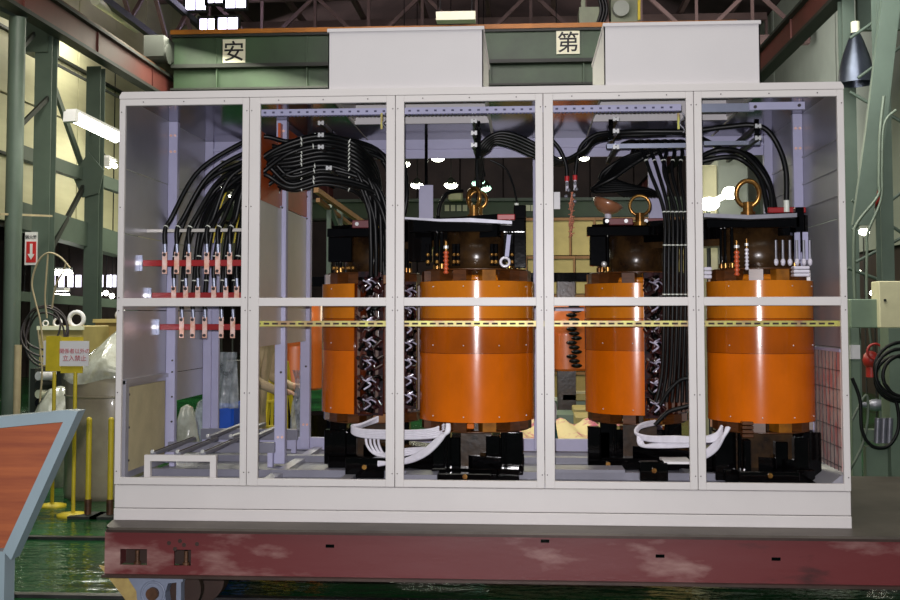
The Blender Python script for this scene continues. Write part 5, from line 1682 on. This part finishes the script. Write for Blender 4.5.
cable([P(438, 217, .3), P(440, 205, .34), P(448, 193, .4), P(462, 191, .5)], .012, 'black cable looping behind the lifting rings of the third opening')
cable([P(404, 215, .45), P(407, 195, .45), P(405, 170, .48), P(400, 150, .5)], .014, 'black cable rising at the left edge of the third opening')
# red taped hanging ends
for i, (px, y0, pts_) in enumerate(((567, 178, [(567, 178), (566, 165), (560, 150), (552, 140)]), (575, 177, [(575, 177), (577, 160), (582, 145), (595, 135), (612, 132)]))):
    o = cable([P(x, y, .45) for x, y in pts_], .012, ('left', 'right')[i] + ' one of two black cables with red tape hanging in the fourth opening')
    c = P(px, y0 + 1, .45)
    MB().cyl(c - Vector((0, 0, .012)), c + Vector((0, 0, .016)), .0135, 10).build('red_tape', 'tape_red', o, loc=root_loc(o))
    MB().cyl(c - Vector((0, 0, .07)), c - Vector((0, 0, .012)), .009, 8).build('lug', 'porcelain', o, loc=root_loc(o))
    for k in range(4 if i else 3):
        MB().ball(c + Vector((.008 * math.sin(k * 2), -.01, -.03 - k * .035)), .011).build('nut', 'zinc', o, loc=root_loc(o))
br = MB()
for s_ in range(5):
    br.tube([P(572 + 1.2 * math.sin(k * .9 + s_) + (s_ - 2) * .5 - k * .06, 192 + k * 2.6, .44) for k in range(18)], .0035, 5)
for k in range(14):
    c = P(571.5, 200 + k * 2.8, .435)
    br.cyl(c - Vector((.018 if k % 2 else .005, 0, .004)), c + Vector((.018 if k % 2 == 0 else .006, 0, .004)), .003, 5)
tag(br.build('copper_braid', 'braid_copper'), 'frayed copper braid strip hanging in the fourth opening', 'braid')

# hanging cables in bay four
gH = 'black cables hanging behind the fourth opening'
for i in range(7):
    x0 = 638 + i * 8
    xe = 664 + i * 4.2
    Y = .46 + .03 * (i % 3)
    pts = [P(x0 - 16, 144, Y + .25), P(x0 - 4, 141, Y + .13), P(x0 + 4, 150, Y + .06), P(x0 + 12 if x0 < 660 else x0 + 2, 172, Y), P(xe, 212, Y - .06), P(xe + .5, 260, Y - .08), P(xe, 320, Y - .06), P(xe - 2, 372, Y - .02), P(xe - 8 + i, 402, Y)]
    cable(pts, .0105, '%s black cable from the left of those hanging in the fourth opening' % ('first second third fourth fifth sixth seventh eighth ninth'.split()[i]), gH, ties=(.33, .52, .6, .72))
for i in range(12):
    cable([P(690 - 5 * i, 146, .7 + .04 * i), P(655 - i * 3, 150 + 2 * i, .85), P(625 - 3 * i, 158 + 3 * i, .9), P(600 + 4 * i, 178 + i, .95), P(625 + 3 * i, 196, 1.0)], .013, '%s black cable of the tangle behind the fourth opening' % ORD[i], 'tangled black cables at the top of the fourth opening')
cable([P(660, 405, .42), P(668, 392, .40), P(680, 380, .38), P(694, 378, .36)], .012, 'upper black cable crossing right below the hanging cables')
cable([P(655, 425, .42), P(668, 412, .40), P(684, 407, .38), P(700, 402, .36)], .012, 'lower black cable crossing right below the hanging cables')
# long pair running right over the top
o = cable([P(612, 133, .5), P(640, 131.5, .45), P(690, 131, .42), P(725, 127, .40), P(752, 125, .38), P(768, 131, .36), P(780, 150, .35), P(786, 172, .34), P(786.5, 200, .34)], .0155, 'thick black cable running right under the ceiling and dropping near the right wall')
c = P(786.5, 204, .34)
MB().cyl(c - Vector((0, 0, .045)), c + Vector((0, 0, .02)), .016, 12).build('white_sleeve', 'tie_white', o, loc=root_loc(o))
cable([P(612, 136, .55), P(640, 135, .5), P(690, 134.5, .47), P(725, 150, .9), P(750, 155, .8), P(768, 178, .6), P(776, 212, .5)], .013, 'second black cable running right, curving down behind the ring of the last opening')
cable([P(698, 158, .6), P(718, 150, .6), P(740, 152, .55), P(758, 168, .5), P(770, 190, .48), P(772, 212, .45)], .0155, 'upper thick black cable curving down behind the last lifting ring')
cable([P(698, 162, .62), P(725, 157, .6), P(742, 160, .6), P(760, 178, .55), P(768, 212, .5)], .0155, 'lower thick black cable curving down behind the last lifting ring')

# white cables at the feet
gW1 = 'white cables at the foot of the left transformer'
for i in range(5):
    o_ = i * 2.0
    cable([P(378, 417 + o_ * .5, .60), P(362, 424 + o_ * .3, .52 + i * .01), P(352, 426 + o_ * .7, .48), P(362, 430 + o_ * .8, .42), P(390, 431 + o_ * .9, .34), P(415, 431 + o_ * .9, .28), P(434, 429 + o_, .24), P(444, 424 + o_ * 1.2, .26)], .0085,
          '%s white cable in the upper bundle crossing behind the second divider' % ORD[i], 'white cables of the upper left bundle', 'cable_white', 'white_cable')
for i in range(4):
    cable([P(366 + i * 4, 433, .42), P(367 + i * 4, 445, .40), P(375 + i * 3, 454, .38), P(390, 457 - i * 2, .34), P(415, 453 - i * 1.5, .30), P(430, 448, .26)], .0075,
          '%s white cable looping down at the foot of the leftmost coil' % ORD[i], 'white cables looping below the leftmost coil', 'cable_white', 'white_cable')
for i in range(5):
    cable([P(378, 462 + i * .8, .30), P(404, 463 - i * .8, .26), P(424, 456 - i * 1.5, .2), P(438, 444 - i * 1.5, .16), P(446 + i * .6, 432, .14), P(447 + i * .5, 424, .16)], .0085,
          '%s white cable in the lower bundle rising to the coil in the third opening' % ORD[i], 'white cables of the lower left bundle', 'cable_white', 'white_cable')
for i in range(4):
    o_ = i * 2.0
    cable([P(655, 421 + o_ * .5, .60), P(640, 425 + o_ * .5, .5), P(636 + i * .6, 433 + o_ * .4, .44), P(650, 437 + o_ * .6, .38), P(675, 437 + o_ * .8, .3), P(700, 438 + o_ * .6, .24), P(716, 434 + o_, .22), P(722, 426 + o_, .24)], .009,
          '%s white cable in the upper bundle crossing behind the fourth divider' % ORD[i], 'white cables of the upper right bundle', 'cable_white', 'white_cable')
for i in range(3):
    cable([P(638 + i * 2, 436, .42), P(640 + i * 2, 445, .40), P(655, 447 - i * 1.2, .36), P(690, 446 - i * 1.2, .28), P(705, 444, .25)], .008,
          '%s white cable looping below the third coil' % ORD[i], 'white cables looping below the third coil', 'cable_white', 'white_cable')
for i in range(5):
    cable([P(690, 460 - i, .28), P(704, 458 - i * 1.5, .24), P(716, 450 - i * 2, .2), P(723 + i * .6, 438 - i, .16), P(727 + i * .6, 427, .16)], .0085,
          '%s white cable curving up at the left of the last opening' % ORD[i], 'white cables of the lower right bundle', 'cable_white', 'white_cable')
a, b = P(664, 464, .2), P(692, 458, .2)
tag(MB().box((a.x, .2, a.z), (b.x, .4, a.z + .012)).build('white_card', 'sign_white'), 'white card lying at the foot of the fourth opening', 'card')
for pts_, m_, lb in (([(553, 400), (555, 430), (560, 447), (572, 452), (590, 450)], 'teal', 'dark green cable hanging by the middle divider down to the cloth'), ([(541, 398), (553, 402), (555, 412), (554, 425)], 'sign_white', 'short white cable sleeve by the middle divider')):
    cable([P(x, y, 1.75) for x, y in pts_], .012, lb, None, m_, 'thin_wire')
